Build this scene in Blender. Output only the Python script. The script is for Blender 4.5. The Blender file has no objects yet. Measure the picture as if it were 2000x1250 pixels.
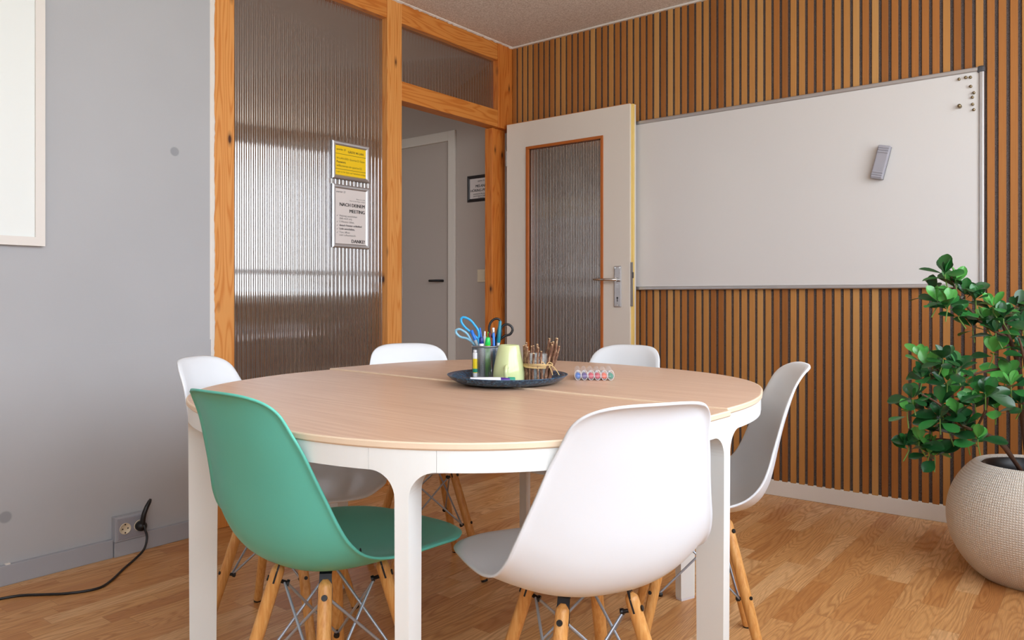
import bpy, bmesh, math, random
from mathutils import Vector, Matrix
PI = math.pi
SC = bpy.context.scene
COL = SC.collection
rnd = random.Random(7)

# ------------------------------------------------------------------ camera
CAM = Vector((2.902, -3.684, 0.955))
ROT = math.radians(38.228)
FW = Vector((-math.sin(ROT), math.cos(ROT))); RT = Vector((math.cos(ROT), math.sin(ROT)))
cd = bpy.data.cameras.new('camera'); cam = bpy.data.objects.new('camera', cd); COL.objects.link(cam)
cam.location = CAM; cam.rotation_euler = (PI/2, 0, ROT)
cd.sensor_width = 36; cd.lens = 36*1498/2000; cd.shift_y = -45/2000; cd.clip_start = .02
SC.camera = cam

# ------------------------------------------------------------------ world, daylight, exposure
H = 2.478          # ceiling height
XW = 3.6           # window wall
YF = -5.3          # wall behind the camera
world = bpy.data.worlds.new('sky'); SC.world = world; world.use_nodes = True
wn = world.node_tree.nodes; wl = world.node_tree.links
bg = wn['Background']; bg.inputs['Strength'].default_value = 8.0
tc = wn.new('ShaderNodeTexCoord'); sx = wn.new('ShaderNodeSeparateXYZ'); cr = wn.new('ShaderNodeValToRGB')
wl.new(tc.outputs['Generated'], sx.inputs[0])
mm = wn.new('ShaderNodeMath'); mm.operation = 'MULTIPLY_ADD'; mm.inputs[1].default_value = .5; mm.inputs[2].default_value = .5
wl.new(sx.outputs[2], mm.inputs[0]); wl.new(mm.outputs[0], cr.inputs[0]); wl.new(cr.outputs[0], bg.inputs['Color'])
cr.color_ramp.elements[0].position = .47; cr.color_ramp.elements[0].color = (.78, .82, .84, 1)
cr.color_ramp.elements[1].position = .56; cr.color_ramp.elements[1].color = (.90, .97, 1.08, 1)
WIN = [(-5.10, -.50)]       # daylight window band in the wall right of the camera (y ranges)
WZ0, WZ1 = .92, 2.38
PORT = [((XW+.16, (a+b)/2, (WZ0+WZ1)/2), (0, PI/2, 0), WZ1-WZ0, b-a) for a, b in WIN]
FILL_WIN = [(-1.75, -.35)]            # window added at the unseen hall end to brighten the hall (x range)
PORT += [(((a+b)/2, YF-.14, (WZ0+WZ1)/2), (PI/2, 0, 0), b-a, WZ1-WZ0) for a, b in FILL_WIN]
for (lc, rt_, sa, sb) in PORT:
    ld = bpy.data.lights.new('window_portal', 'AREA'); ld.shape = 'RECTANGLE'; ld.size = sa; ld.size_y = sb
    ld.cycles.is_portal = True
    lo = bpy.data.objects.new('window_portal', ld); COL.objects.link(lo)
    lo.location = lc; lo.rotation_euler = rt_
SC.view_settings.view_transform = 'Standard'; SC.view_settings.look = 'None'
SC.view_settings.gamma = 1; SC.view_settings.use_curve_mapping = False
SC.view_settings.exposure = 0.08

# ------------------------------------------------------------------ helpers
def lin(c):
    c = c/255
    return c/12.92 if c <= .04045 else ((c+.055)/1.055)**2.4
def rgb(r, g, b): return (lin(r), lin(g), lin(b), 1)
def mat(name, col, rough=.5, metal=0, spec=.5, **kw):
    m = bpy.data.materials.new(name); m.use_nodes = True
    p = m.node_tree.nodes['Principled BSDF']
    p.inputs['Base Color'].default_value = col; p.inputs['Roughness'].default_value = rough
    p.inputs['Metallic'].default_value = metal; p.inputs['Specular IOR Level'].default_value = spec
    for k, v in kw.items(): p.inputs[k].default_value = v
    return m
class NT:
    def __init__(s, m): s.m = m; s.t = m.node_tree; s.p = s.t.nodes['Principled BSDF']
    def n(s, typ, **kw):
        x = s.t.nodes.new(typ)
        for k, v in kw.items(): setattr(x, k, v)
        return x
    def put(s, inp, v):
        if hasattr(v, 'is_output') or isinstance(v, bpy.types.NodeSocket): s.t.links.new(v, inp)
        else: inp.default_value = v
    def math(s, op, a, b=0., c=None):
        x = s.n('ShaderNodeMath', operation=op); s.put(x.inputs[0], a); s.put(x.inputs[1], b)
        if c is not None: s.put(x.inputs[2], c)
        return x.outputs[0]
    def xyz(s, src='Object'):
        t = s.n('ShaderNodeTexCoord'); q = s.n('ShaderNodeSeparateXYZ'); s.t.links.new(t.outputs[src], q.inputs[0]); return q.outputs
    def pos(s):
        t = s.n('ShaderNodeNewGeometry'); q = s.n('ShaderNodeSeparateXYZ'); s.t.links.new(t.outputs['Position'], q.inputs[0]); return q.outputs
    def comb(s, x, y, z):
        q = s.n('ShaderNodeCombineXYZ')
        for i, v in enumerate((x, y, z)): s.put(q.inputs[i], v)
        return q.outputs[0]
    def noise(s, vec, scale, detail=2., rough=.5, dist=0.):
        x = s.n('ShaderNodeTexNoise'); s.put(x.inputs['Vector'], vec); x.inputs['Scale'].default_value = scale
        x.inputs['Detail'].default_value = detail; x.inputs['Roughness'].default_value = rough; x.inputs['Distortion'].default_value = dist
        return x.outputs[0]
    def white(s, vec):
        x = s.n('ShaderNodeTexWhiteNoise'); s.put(x.inputs['Vector'], vec); return x.outputs['Value']
    def ramp(s, v, stops, interp='LINEAR'):
        x = s.n('ShaderNodeValToRGB'); s.put(x.inputs[0], v); e = x.color_ramp.elements; x.color_ramp.interpolation = interp
        while len(e) < len(stops): e.new(.5)
        for i, (p, c) in enumerate(stops): e[i].position = p; e[i].color = c
        return x.outputs[0]
    def mix(s, f, a, b, blend='MIX'):
        x = s.n('ShaderNodeMix', data_type='RGBA', blend_type=blend); s.put(x.inputs['Factor'], f); s.put(x.inputs['A'], a); s.put(x.inputs['B'], b)
        return x.outputs['Result']
    def bump(s, hgt, strength=.3, dist=.002):
        x = s.n('ShaderNodeBump'); x.inputs['Strength'].default_value = strength; x.inputs['Distance'].default_value = dist
        s.put(x.inputs['Height'], hgt); s.t.links.new(x.outputs[0], s.p.inputs['Normal'])
    def col(s, v): s.t.links.new(v, s.p.inputs['Base Color'])
def g4(v): return (v, v, v, 1)

def link(name, me, m=None, parent=None):
    o = bpy.data.objects.new(name, me); COL.objects.link(o)
    if m is not None:
        for x in (m if isinstance(m, (list, tuple)) else [m]): me.materials.append(x)
    if parent: o.parent = parent
    return o
def mesh(name, V, F, m=None, parent=None, smooth=False, mi=None, fix=True):
    me = bpy.data.meshes.new(name); me.from_pydata([tuple(v) for v in V], [], F)
    if mi: 
        for p, i in zip(me.polygons, mi): p.material_index = i
    if fix:
        b = bmesh.new(); b.from_mesh(me); bmesh.ops.recalc_face_normals(b, faces=b.faces); b.to_mesh(me); b.free()
    if smooth: me.polygons.foreach_set('use_smooth', [True]*len(me.polygons))
    me.update()
    return link(name, me, m, parent)
class MB:
    def __init__(s): s.V = []; s.F = []; s.M = []; s.S = []
    def add(s, V, F, mi=0, sm=False):
        k = len(s.V); s.V += [tuple(v) for v in V]; s.F += [tuple(i+k for i in f) for f in F]; s.M += [mi]*len(F); s.S += [sm]*len(F)
        return s
    def box(s, x0, x1, y0, y1, z0, z1, mi=0, T=None):
        V = [Vector((x, y, z)) for x in (x0, x1) for y in (y0, y1) for z in (z0, z1)]
        if T: V = [T @ v for v in V]
        return s.add(V, [(0,1,3,2),(4,6,7,5),(0,4,5,1),(2,3,7,6),(0,2,6,4),(1,5,7,3)], mi)
    def bbox(s, x0, x1, y0, y1, z0, z1, b=.002, mi=0, T=None, seg=2):
        bm = bmesh.new(); bmesh.ops.create_cube(bm, size=1)
        for v in bm.verts: v.co = Vector((x0+(v.co.x+.5)*(x1-x0), y0+(v.co.y+.5)*(y1-y0), z0+(v.co.z+.5)*(z1-z0)))
        bmesh.ops.bevel(bm, geom=bm.edges[:], offset=b, segments=seg, affect='EDGES', profile=.5)
        bm.verts.index_update()
        V = [T @ v.co if T else v.co.copy() for v in bm.verts]; F = [[v.index for v in f.verts] for f in bm.faces]; bm.free()
        return s.add(V, F, mi)
    def tube(s, pts, r, n=10, mi=0, caps=True, sm=True, flat=1., closed=False):
        P = [Vector(p) for p in pts]; R = r if isinstance(r, (list, tuple)) else [r]*len(P); V = []; F = []
        t = (P[1]-P[0]).normalized(); up = Vector((0,0,1)) if abs(t.z) < .9 else Vector((1,0,0)); u = t.cross(up).normalized()
        L = len(P)
        for i, p in enumerate(P):
            if closed: t = (P[(i+1) % L]-P[i-1]).normalized()
            elif i == 0: t = (P[1]-P[0]).normalized()
            elif i == L-1: t = (P[-1]-P[-2]).normalized()
            else: t = (P[i+1]-P[i-1]).normalized()
            u = (u - t*u.dot(t)).normalized(); w = t.cross(u)
            for k in range(n):
                a = 2*PI*k/n; V.append(p + u*math.cos(a)*R[i] + w*math.sin(a)*R[i]*flat)
        for i in range(L if closed else L-1):
            j = (i+1) % L
            for k in range(n): F.append((i*n+k, i*n+(k+1) % n, j*n+(k+1) % n, j*n+k))
        s.add(V, F, mi, sm)
        if caps and not closed:
            s.add(V[:n], [tuple(range(n))[::-1]], mi); s.add(V[-n:], [tuple(range(n))], mi)
        return s
    def lathe(s, prof, n=32, c=(0,0,0), mi=0, sm=True, T=None):
        V = []; F = []
        for (r, z) in prof:
            for k in range(n):
                a = 2*PI*k/n; v = Vector((c[0]+r*math.cos(a), c[1]+r*math.sin(a), c[2]+z)); V.append(T @ v if T else v)
        for i in range(len(prof)-1):
            for k in range(n): F.append((i*n+k, i*n+(k+1) % n, (i+1)*n+(k+1) % n, (i+1)*n+k))
        return s.add(V, F, mi, sm)
    def prism(s, poly, f0, f1, mi=0, sm=False):
        """poly: 2d points; f0, f1 map (a,b) -> 3d for the two end faces"""
        n = len(poly); V = [f0(*p) for p in poly]+[f1(*p) for p in poly]
        s.add(V, [tuple(range(n)), tuple(range(n, 2*n))[::-1]], mi)
        s.add(V, [(i, (i+1) % n, n+(i+1) % n, n+i) for i in range(n)], mi, sm)
        return s
    def build(s, name, m=None, parent=None, fix=True, weld=False):
        me = bpy.data.meshes.new(name); me.from_pydata(s.V, [], s.F)
        me.polygons.foreach_set('material_index', s.M); me.polygons.foreach_set('use_smooth', s.S)
        b = bmesh.new(); b.from_mesh(me)
        if weld: bmesh.ops.remove_doubles(b, verts=b.verts, dist=1e-6)
        if fix: bmesh.ops.recalc_face_normals(b, faces=b.faces)
        b.to_mesh(me); b.free(); me.update()
        return link(name, me, m, parent)
def empty(name, loc=(0,0,0), rz=0):
    o = bpy.data.objects.new(name, None); COL.objects.link(o); o.location = loc; o.rotation_euler = (0, 0, rz); o.empty_display_size = .1
    return o
def tag(o, label=None, cat=None, group=None, kind=None):
    if label: o['label'] = label
    if cat: o['category'] = cat
    if group: o['group'] = group
    if kind: o['kind'] = kind
    return o
def struct(o): o['kind'] = 'structure'; return o
def text(name, lines, T, m, parent=None, depth=.0002):
    """lines: (string, size, x, z, align, weight, shear); one flat mesh of lettering, local x right, y up, T places it"""
    V = []; F = []
    for (st, size, x, z, al, wt, sh) in lines:
        c = bpy.data.curves.new('t', 'FONT'); c.body = st; c.size = size; c.align_x = al; c.shear = sh; c.resolution_u = 2
        o = bpy.data.objects.new('t', c); COL.objects.link(o)
        bpy.context.view_layer.update()
        me = bpy.data.meshes.new_from_object(o.evaluated_get(bpy.context.evaluated_depsgraph_get()))
        for q_ in ((0,) if wt < .0001 else (-wt, 0, wt)):          # heavier weights: strokes laid side by side
            k = len(V)
            for v in me.vertices: V.append(T @ Vector((v.co.x+x+q_, v.co.y+z, depth+(q_*.02))))
            for p in me.polygons: F.append([i+k for i in p.vertices])
        bpy.data.objects.remove(o); bpy.data.curves.remove(c); bpy.data.meshes.remove(me)
    return mesh(name, V, F, m, parent, fix=False)
def at(u, d):      # ground point at depth d (metres) seen under picture column u
    p = Vector((CAM.x, CAM.y)) + d*((u-1000)/1498*RT + FW)
    return p.x, p.y

# ------------------------------------------------------------------ materials
def m_wall_grey():
    m = mat('grey_wall_paint', rgb(180, 181, 183), .75, spec=.25); t = NT(m); x, y, z = t.pos()
    n = t.noise(t.comb(x, y, z), 220, 3); n2 = t.noise(t.comb(x, y, z), 2.2, 2)
    c = t.mix(n2, rgb(175, 176, 178), rgb(185, 186, 188))
    for (yy, zz, r) in ((-2.139, 1.5255, .020), (-2.724, .223, .022)):
        d = t.math('SQRT', t.math('ADD', t.math('POWER', t.math('SUBTRACT', y, yy), 2), t.math('POWER', t.math('SUBTRACT', z, zz), 2)))
        f = t.ramp(t.math('DIVIDE', d, r), [(.75, g4(1)), (1., g4(0))]); c = t.mix(f, c, rgb(152, 154, 157))
    t.col(c); t.bump(n, .25, .0006); return m
def m_paint(name, c, rough=.6, b=.15, sc=300):
    m = mat(name, c, rough, spec=.3); t = NT(m); x, y, z = t.pos(); n = t.noise(t.comb(x, y, z), sc, 2); t.bump(n, b, .0005); return m
def m_ceiling():
    m = mat('textured_ceiling_plaster', rgb(225, 215, 205), .9, spec=.1); t = NT(m); x, y, z = t.pos()
    n = t.noise(t.comb(x, y, z), 160, 3, .6); f = t.ramp(n, [(.38, rgb(205, 190, 176)), (.62, rgb(240, 230, 220))]); t.col(f); t.bump(n, .9, .004); return m
def m_floor():
    m = mat('oak_strip_parquet', rgb(190, 130, 70), .38, spec=.4); t = NT(m); x, y, z = t.pos()
    W = .0655
    s = t.math('FLOOR', t.math('DIVIDE', x, W)); r1 = t.white(t.comb(s, 3.7, 0))
    L = t.math('MULTIPLY_ADD', t.white(t.comb(s, 9.1, 2)), .14, .34)
    yy = t.math('ADD', y, t.math('MULTIPLY', r1, 5.)); bl = t.math('FLOOR', t.math('DIVIDE', yy, L))
    q = t.white(t.comb(s, bl, 1.3)); q2 = t.white(t.comb(bl, s, 7.7)); q3 = t.white(t.comb(s, bl, 5.1))
    # ring field: cathedral figure, stretched along the strip
    lx = t.math('ADD', x, t.math('MULTIPLY', q, 11.)); ly = t.math('ADD', y, t.math('MULTIPLY', q2, 17.))
    fld = t.noise(t.comb(t.math('MULTIPLY', lx, 6.5), t.math('MULTIPLY', ly, .75), q), 1.6, 1.5, .4)
    fine = t.noise(t.comb(t.math('MULTIPLY', lx, 260.), t.math('MULTIPLY', ly, 14.), q2), 1., 3., .6)
    fr = t.math('MULTIPLY_ADD', q3, 120., 110.)
    ph = t.math('ADD', t.math('MULTIPLY', fld, fr), t.math('MULTIPLY', fine, 1.6))
    ring = t.math('POWER', t.math('MULTIPLY_ADD', t.math('SINE', ph), .5, .5), 2.2)
    base = t.ramp(q, [(0, rgb(196, 134, 76)), (.3, rgb(212, 154, 94)), (.65, rgb(222, 168, 108)), (1, rgb(234, 188, 134))])
    c = t.mix(t.math('MULTIPLY', ring, t.math('MULTIPLY_ADD', q2, .3, .22)), base, rgb(160, 98, 50))
    c = t.mix(t.ramp(fine, [(.35, g4(.34)), (.6, g4(0))]), c, rgb(142, 84, 42))
    fx = t.math('FRACT', t.math('DIVIDE', x, W)); fy = t.math('FRACT', t.math('DIVIDE', yy, L))
    ex = t.math('LESS_THAN', fx, .012); ey = t.math('LESS_THAN', fy, .002)
    c = t.mix(t.math('MULTIPLY', t.math('MAXIMUM', ex, ey), .55), c, rgb(92, 50, 24))
    t.col(c); t.put(t.p.inputs['Roughness'], t.math('MULTIPLY_ADD', ring, .12, .33)); t.bump(fine, .06, .0004); return m
def m_pine(name, c0, c1, c2, along='Z', seed=0.):
    m = mat(name, c0, .5, spec=.35); t = NT(m); x, y, z = t.pos()
    if along == 'Z': a, b, l = x, y, z
    elif along == 'Y': a, b, l = x, z, y
    else: a, b, l = y, z, x
    oi = t.n('ShaderNodeObjectInfo').outputs['Random']; o5 = t.math('MULTIPLY_ADD', oi, 13., seed)
    v = t.comb(t.math('ADD', t.math('MULTIPLY', a, 9.), o5), t.math('MULTIPLY', b, 9.), t.math('ADD', t.math('MULTIPLY', l, .8), o5))
    fld = t.noise(v, 1.3, 2., .4); fine = t.noise(t.comb(t.math('MULTIPLY', a, 300.), t.math('MULTIPLY', b, 300.), t.math('MULTIPLY', l, 9.)), 1., 2.)
    ring = t.math('POWER', t.math('MULTIPLY_ADD', t.math('SINE', t.math('MULTIPLY_ADD', fld, 95., fine)), .5, .5), 3.)
    c = t.mix(t.math('MULTIPLY', ring, .8), c0, c1); c = t.mix(t.math('MULTIPLY', fine, .35), c, c1)
    vo = t.n('ShaderNodeTexVoronoi'); vo.inputs['Scale'].default_value = 1.
    t.put(vo.inputs['Vector'], t.comb(t.math('ADD', t.math('MULTIPLY', a, 9.), o5), t.math('MULTIPLY', b, 11.), t.math('ADD', t.math('MULTIPLY', l, 4.2), o5)))
    k = t.ramp(vo.outputs['Distance'], [(.055, g4(1)), (.10, g4(.35)), (.17, g4(0))]); c = t.mix(k, c, c2)
    t.col(c); return m
def m_tabletop():
    m = mat('pinkish_oak_veneer', rgb(206, 168, 141), .36, spec=.4); t = NT(m); x, y, z = t.pos()
    u = t.math('ADD', x, t.math('MULTIPLY', y, -.045)); w = t.math('ADD', y, t.math('MULTIPLY', x, .045))
    n = t.noise(t.comb(t.math('MULTIPLY', u, 3.), t.math('MULTIPLY', w, 90.), 0.), 1., 4., .6)
    f2 = t.noise(t.comb(t.math('MULTIPLY', u, 30.), t.math('MULTIPLY', w, 700.), 0.), 1., 2.)
    c = t.ramp(n, [(.3, rgb(204, 164, 134)), (.5, rgb(217, 180, 152)), (.72, rgb(228, 196, 170))])
    c = t.mix(t.math('MULTIPLY', f2, .35), c, rgb(196, 154, 126)); t.col(c); t.bump(f2, .04, .0003); return m
def m_ribbed():
    m = mat('smoky_ribbed_glazing', rgb(86, 73, 67), .045, spec=1., **{'Transmission Weight': .25, 'IOR': 2.8})
    return m
def m_felt():
    m = mat('dark_grey_felt', rgb(70, 64, 66), .95, spec=.05); t = NT(m); x, y, z = t.pos(); n = t.noise(t.comb(x, y, z), 420, 3, .7)
    t.col(t.ramp(n, [(.35, rgb(52, 47, 46)), (.65, rgb(132, 122, 120))])); t.bump(n, .8, .002); return m
def m_slat(name, a, b):
    m = mat(name, a, .48, spec=.35); t = NT(m); x, y, z = t.pos()
    n = t.noise(t.comb(t.math('MULTIPLY', x, 260.), t.math('MULTIPLY', y, 260.), t.math('MULTIPLY', z, 5.)), 1., 3., .6)
    t.col(t.mix(n, a, b)); return m
def m_pot():
    m = mat('white_woven_texture_glaze', rgb(226, 218, 208), .6, spec=.3); t = NT(m); x, y, z = t.xyz('Object')
    a = t.math('ARCTAN2', y, x); s1 = t.math('SINE', t.math('MULTIPLY', a, 190.)); s2 = t.math('SINE', t.math('MULTIPLY', z, 820.))
    h = t.math('MULTIPLY', t.math('MULTIPLY_ADD', s1, .5, .5), t.math('MULTIPLY_ADD', s2, .5, .5))
    t.col(t.mix(h, rgb(214, 203, 188), rgb(246, 241, 234))); t.bump(h, .9, .0025)
    return m
def m_leaf(name, c, c2):
    m = mat(name, c, .28, spec=.6, **{'Transmission Weight': 0.}); t = NT(m); x, y, z = t.pos(); n = t.noise(t.comb(x, y, z), 14, 2)
    t.col(t.mix(n, c, c2)); return m
def m_legwood():
    m = mat('beech_dowel', rgb(222, 165, 96), .38, spec=.45); t = NT(m); x, y, z = t.xyz('Object')
    n = t.noise(t.comb(t.math('MULTIPLY', x, 170.), t.math('MULTIPLY', y, 170.), t.math('MULTIPLY', z, 9.)), 1., 3., .6)
    t.col(t.ramp(n, [(.3, rgb(205, 138, 68)), (.6, rgb(226, 168, 98)), (.8, rgb(236, 188, 124))])); return m
def m_tray():
    m = mat('dark_blue_glazed_stoneware', rgb(40, 62, 80), .22, spec=.6); t = NT(m); x, y, z = t.pos()
    n = t.noise(t.comb(x, y, z), 130, 4, .6); t.col(t.ramp(n, [(.32, rgb(22, 42, 60)), (.55, rgb(40, 76, 104)), (.75, rgb(84, 128, 152))])); return m
def m_bark():
    m = mat('twig_bark', rgb(120, 84, 66), .85, spec=.2); t = NT(m); x, y, z = t.pos(); n = t.noise(t.comb(x, y, t.math('MULTIPLY', z, .35)), 160, 4, .7)
    t.col(t.ramp(n, [(.32, rgb(70, 44, 36)), (.55, rgb(138, 100, 78)), (.7, rgb(205, 176, 140))])); t.bump(n, .6, .002); return m
def m_glass():
    m = bpy.data.materials.new('window_glass'); m.use_nodes = True; t = m.node_tree; t.nodes.remove(t.nodes['Principled BSDF'])
    o = t.nodes['Material Output']; a = t.nodes.new('ShaderNodeBsdfTransparent'); b = t.nodes.new('ShaderNodeBsdfGlossy'); b.inputs['Roughness'].default_value = 0
    x = t.nodes.new('ShaderNodeMixShader'); x.inputs[0].default_value = .06; t.links.new(a.outputs[0], x.inputs[1]); t.links.new(b.outputs[0], x.inputs[2]); t.links.new(x.outputs[0], o.inputs[0]); return m
def m_clear(name, col, a=.75, rough=.08):
    m = bpy.data.materials.new(name); m.use_nodes = True; t = m.node_tree; p = t.nodes['Principled BSDF']
    p.inputs['Base Color'].default_value = col; p.inputs['Roughness'].default_value = rough; p.inputs['Alpha'].default_value = 1-a; return m
M = dict(
    grey=m_wall_grey(), white_wall=m_paint('white_wall_paint', rgb(232, 229, 224)), hall_wall=m_paint('hall_wall_paint', rgb(186, 174, 164)),
    ceil=m_ceiling(), floor=m_floor(),
    pine=m_pine('honey_pine', rgb(226, 160, 88), rgb(203, 122, 48), rgb(74, 34, 14)), pine_y=m_pine('honey_pine_rail', rgb(214, 140, 66), rgb(188, 104, 34), rgb(74, 34, 14), 'Y'),
    pine_d=m_pine('orange_pine', rgb(206, 126, 54), rgb(180, 92, 26), rgb(60, 26, 10)), bead=mat('orange_stained_bead', rgb(178, 96, 34), .4),
    top=m_tabletop(), ply=mat('pale_ply_edge', rgb(234, 210, 182), .5), metal_w=m_paint('white_powder_coat', rgb(234, 236, 233), .35, .05, 500),
    ribbed=m_ribbed(), felt=m_felt(), white_paint=mat('white_lacquer', rgb(222, 214, 203), .42), trim_w=mat('white_trim_paint', rgb(226, 220, 212), .5),
    grey_trim=mat('grey_baseboard_paint', rgb(166, 168, 174), .6, spec=.3), board=mat('whiteboard_enamel', rgb(215, 212, 209), .16, spec=.5),
    alu=mat('brushed_aluminium', rgb(196, 196, 198), .32, .85), alu_d=mat('dull_aluminium', rgb(146, 142, 138), .45, .6), steel=mat('galvanised_rod', rgb(168, 176, 188), .32, .55),
    chrome=mat('chrome', rgb(210, 208, 205), .16, 1.), black=mat('black_plastic', rgb(18, 18, 20), .4), black_st=mat('black_steel', rgb(22, 24, 32), .5),
    dgrey=mat('dark_grey_plastic', rgb(66, 66, 70), .5), gplas=mat('grey_plastic', rgb(150, 149, 156), .5), beige=mat('cream_plastic', rgb(222, 208, 180), .4),
    shell_w=m_paint('white_shell_plastic', rgb(232, 236, 240), .34, .12, 900), shell_g=m_paint('mint_green_shell_plastic', rgb(98, 190, 170), .36, .12, 900),
    leg=m_legwood(), pot=m_pot(), soil=mat('potting_soil', rgb(48, 34, 26), .95), stem=mat('woody_stem', rgb(92, 62, 44), .8), twig=mat('green_twig', rgb(110, 140, 60), .5),
    leaf_d=m_leaf('dark_green_leaf', rgb(22, 62, 32), rgb(34, 86, 42)), leaf_m=m_leaf('mid_green_leaf', rgb(38, 100, 46), rgb(52, 124, 56)), leaf_y=m_leaf('young_green_leaf', rgb(66, 146, 58), rgb(96, 172, 80)),
    tray=m_tray(), mug=mat('pale_green_glaze', rgb(206, 214, 158), .12, spec=.6), bark=m_bark(), cut=mat('cut_twig_wood', rgb(226, 192, 142), .8), raffia=mat('raffia', rgb(214, 178, 122), .8),
    mesh=mat('silver_wire_mesh', rgb(140, 142, 146), .35, .8), glass=m_glass(), jar=m_clear('jar_glass', (.9, .95, .93, 1), .8), case=m_clear('frosted_clear_case', (.86, .86, .9, 1), .86, .12),
    cyan=mat('sky_blue_plastic', rgb(44, 160, 214), .35), cyan2=mat('pale_blue_plastic', rgb(126, 176, 200), .4), blue=mat('blue_plastic', rgb(22, 108, 204), .35), navy=mat('navy_plastic', rgb(22, 38, 120), .35),
    green=mat('neon_green_plastic', rgb(30, 204, 84), .35), lime=mat('lime_plastic', rgb(120, 210, 40), .35), teal=mat('teal_plastic', rgb(16, 120, 140), .35), tgreen=mat('sea_green_plastic', rgb(16, 140, 110), .35),
    purple=mat('purple_plastic', rgb(72, 34, 132), .35), red=mat('dark_red_plastic', rgb(128, 18, 40), .35), crim=mat('crimson_plastic', rgb(206, 32, 66), .35), orange=mat('orange_plastic', rgb(238, 92, 40), .35),
    wplas=mat('white_plastic', rgb(226, 226, 230), .35), lgrey=mat('light_grey_plastic', rgb(176, 184, 190), .35), ylabel=mat('yellow_paper', rgb(246, 204, 8), .5), paper=mat('printed_paper_white', rgb(222, 214, 210), .5),
    ink=mat('black_ink', rgb(20, 18, 20), .6), ink_g=mat('grey_ink', rgb(92, 88, 90), .6), glue=mat('glue_label_yellow', rgb(232, 205, 20), .45), brass=mat('yellow_seal', rgb(238, 205, 120), .5), mag=mat('brass_magnet', rgb(150, 134, 104), .3, .8),
    tgrey=mat('hall_sign_frame_dark', rgb(40, 34, 34), .4), sill=mat('white_sill', rgb(225, 225, 222), .4), red_core=mat('orange_door_edge', rgb(190, 122, 66), .5), hdoor=m_paint('hall_door_shaded_paint', rgb(88, 78, 62), .5), eras=mat('eraser_grey', rgb(162, 160, 168), .5),  # hall door: shade of its recess is put into the dark colour
)
slat_mats = [m_slat('slat_veneer_%s' % n, rgb(*a), rgb(*b)) for n, a, b in (
    ('honey', (190, 137, 76), (172, 115, 56)), ('amber', (176, 117, 58), (156, 95, 42)), ('tan', (198, 149, 90), (180, 129, 70)), ('brown', (160, 102, 48), (140, 84, 36)))]

# ------------------------------------------------------------------ setting
HX0 = -1.95                                   # far wall of the hall
def box_obj(name, b, m, parent=None, bev=0):
    q = MB(); (q.bbox(*b, b=bev) if bev else q.box(*b)); return q.build(name, m, parent)
struct(box_obj('floor', (HX0-.1, XW+.3, YF-.1, .2, -.05, 0), M['floor']))
struct(box_obj('ceiling', (HX0-.1, XW+.3, YF-.1, .2, H, H+.08), M['ceil']))
# left wall: grey plaster, coplanar with the timber partition, plus the slightly proud lower lining
wlft = struct(box_obj('wall_left', (-.10, 0, YF, -1.985, 0, H), M['grey']))
lower = box_obj('lower_lining', (0, .0022, YF, -1.985, 0, .782), M['grey'], wlft)
# back wall with acoustic slat cladding
wb = struct(box_obj('wall_back', (-.0859, XW+.2, .028, .16, 0, H), M['white_wall']))
felt = box_obj('felt_backing', (0.002, XW, .010, .0279, .07, H), M['felt'], wb)
q = MB(); PITCH = .04; X0 = .005
for i in range(90):
    x = X0+i*PITCH
    if x+.027 > XW: break
    jz = rnd.uniform(-.002, .002)
    q.bbox(x, x+.0265, 0, .0101, .071, H-.006+jz*.5, b=.0012, mi=rnd.choice([0, 0, 1, 1, 2, 3, 1, 0]), seg=1)
q.build('slat_cladding', slat_mats, wb)
# baseboards
q = MB(); q.bbox(.01, XW, -.004, .026, 0, .071, b=.002)
for i in range(90):
    x = X0+i*PITCH+.0335
    if x < XW-.02: q.bbox(x-.007, x+.007, -.003, .004, .070, .0755, b=.002)
struct(q.build('baseboard_back', M['trim_w']))
# channel cover raised round the socket
q = MB(); q.bbox(.0005, .020, YF, -2.382, 0, .067, b=.002); q.bbox(.0005, .020, -2.262, -1.985, 0, .067, b=.002); q.bbox(.0005, .026, -2.380, -2.264, 0, .055, b=.002)
struct(q.build('baseboard_left', M['grey_trim']))
q = MB()
q.bbox(.02, .034, -2.727, -2.712, .064, .071, b=.002); tag(q.build('plaster_chip', M['trim_w']), 'small off-white plaster chip lying on top of grey baseboard', 'plaster chip').location = (-.018, 0, 0)
# sealing strip under the ceiling along the slats, and the ragged plaster edge beside the pine post
q = MB(); q.bbox(.0, XW, -.012, .012, H-.010, H-.0002, b=.003); struct(q.build('trim_1', M['trim_w']))
V = []; F = []; n = 160
for i in range(n+1):
    z = H*i/n; w = .006+rnd.uniform(0, .006)+.003*math.sin(i*.37)
    V += [(.0, -1.990, z), (.0035, -1.986+.2*w, z), (.004, -1.976+w*.35, z), (.0, -1.974+w*.55, z)]
for i in range(n):
    for k in range(3): F.append((4*i+k, 4*i+k+1, 4*i+k+5, 4*i+k+4))
    F.append((4*i+3, 4*i, 4*i+4, 4*i+7))
F.append((0, 1, 2, 3)); F.append((4*n, 4*n+1, 4*n+2, 4*n+3))
struct(mesh('trim_2', V, F, M['trim_w'], smooth=False))
V = []; F = []; n = 150                                             # ragged plaster bead under the ceiling above the beam
for i in range(n+1):
    y = -1.98+1.98*i/n; w = .005+rnd.uniform(0, .006)
    V += [(.0, y, H-.0002), (.012, y, H-.0002), (.010, y, H-.5*w), (.0, y, H-w)]
for i in range(n):
    for k in range(3): F.append((4*i+k, 4*i+k+1, 4*i+k+5, 4*i+k+4))
    F.append((4*i+3, 4*i, 4*i+4, 4*i+7))
F.append((0, 1, 2, 3)); F.append((4*n, 4*n+1, 4*n+2, 4*n+3))
struct(mesh('trim_3', V, F, M['trim_w']))

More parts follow.
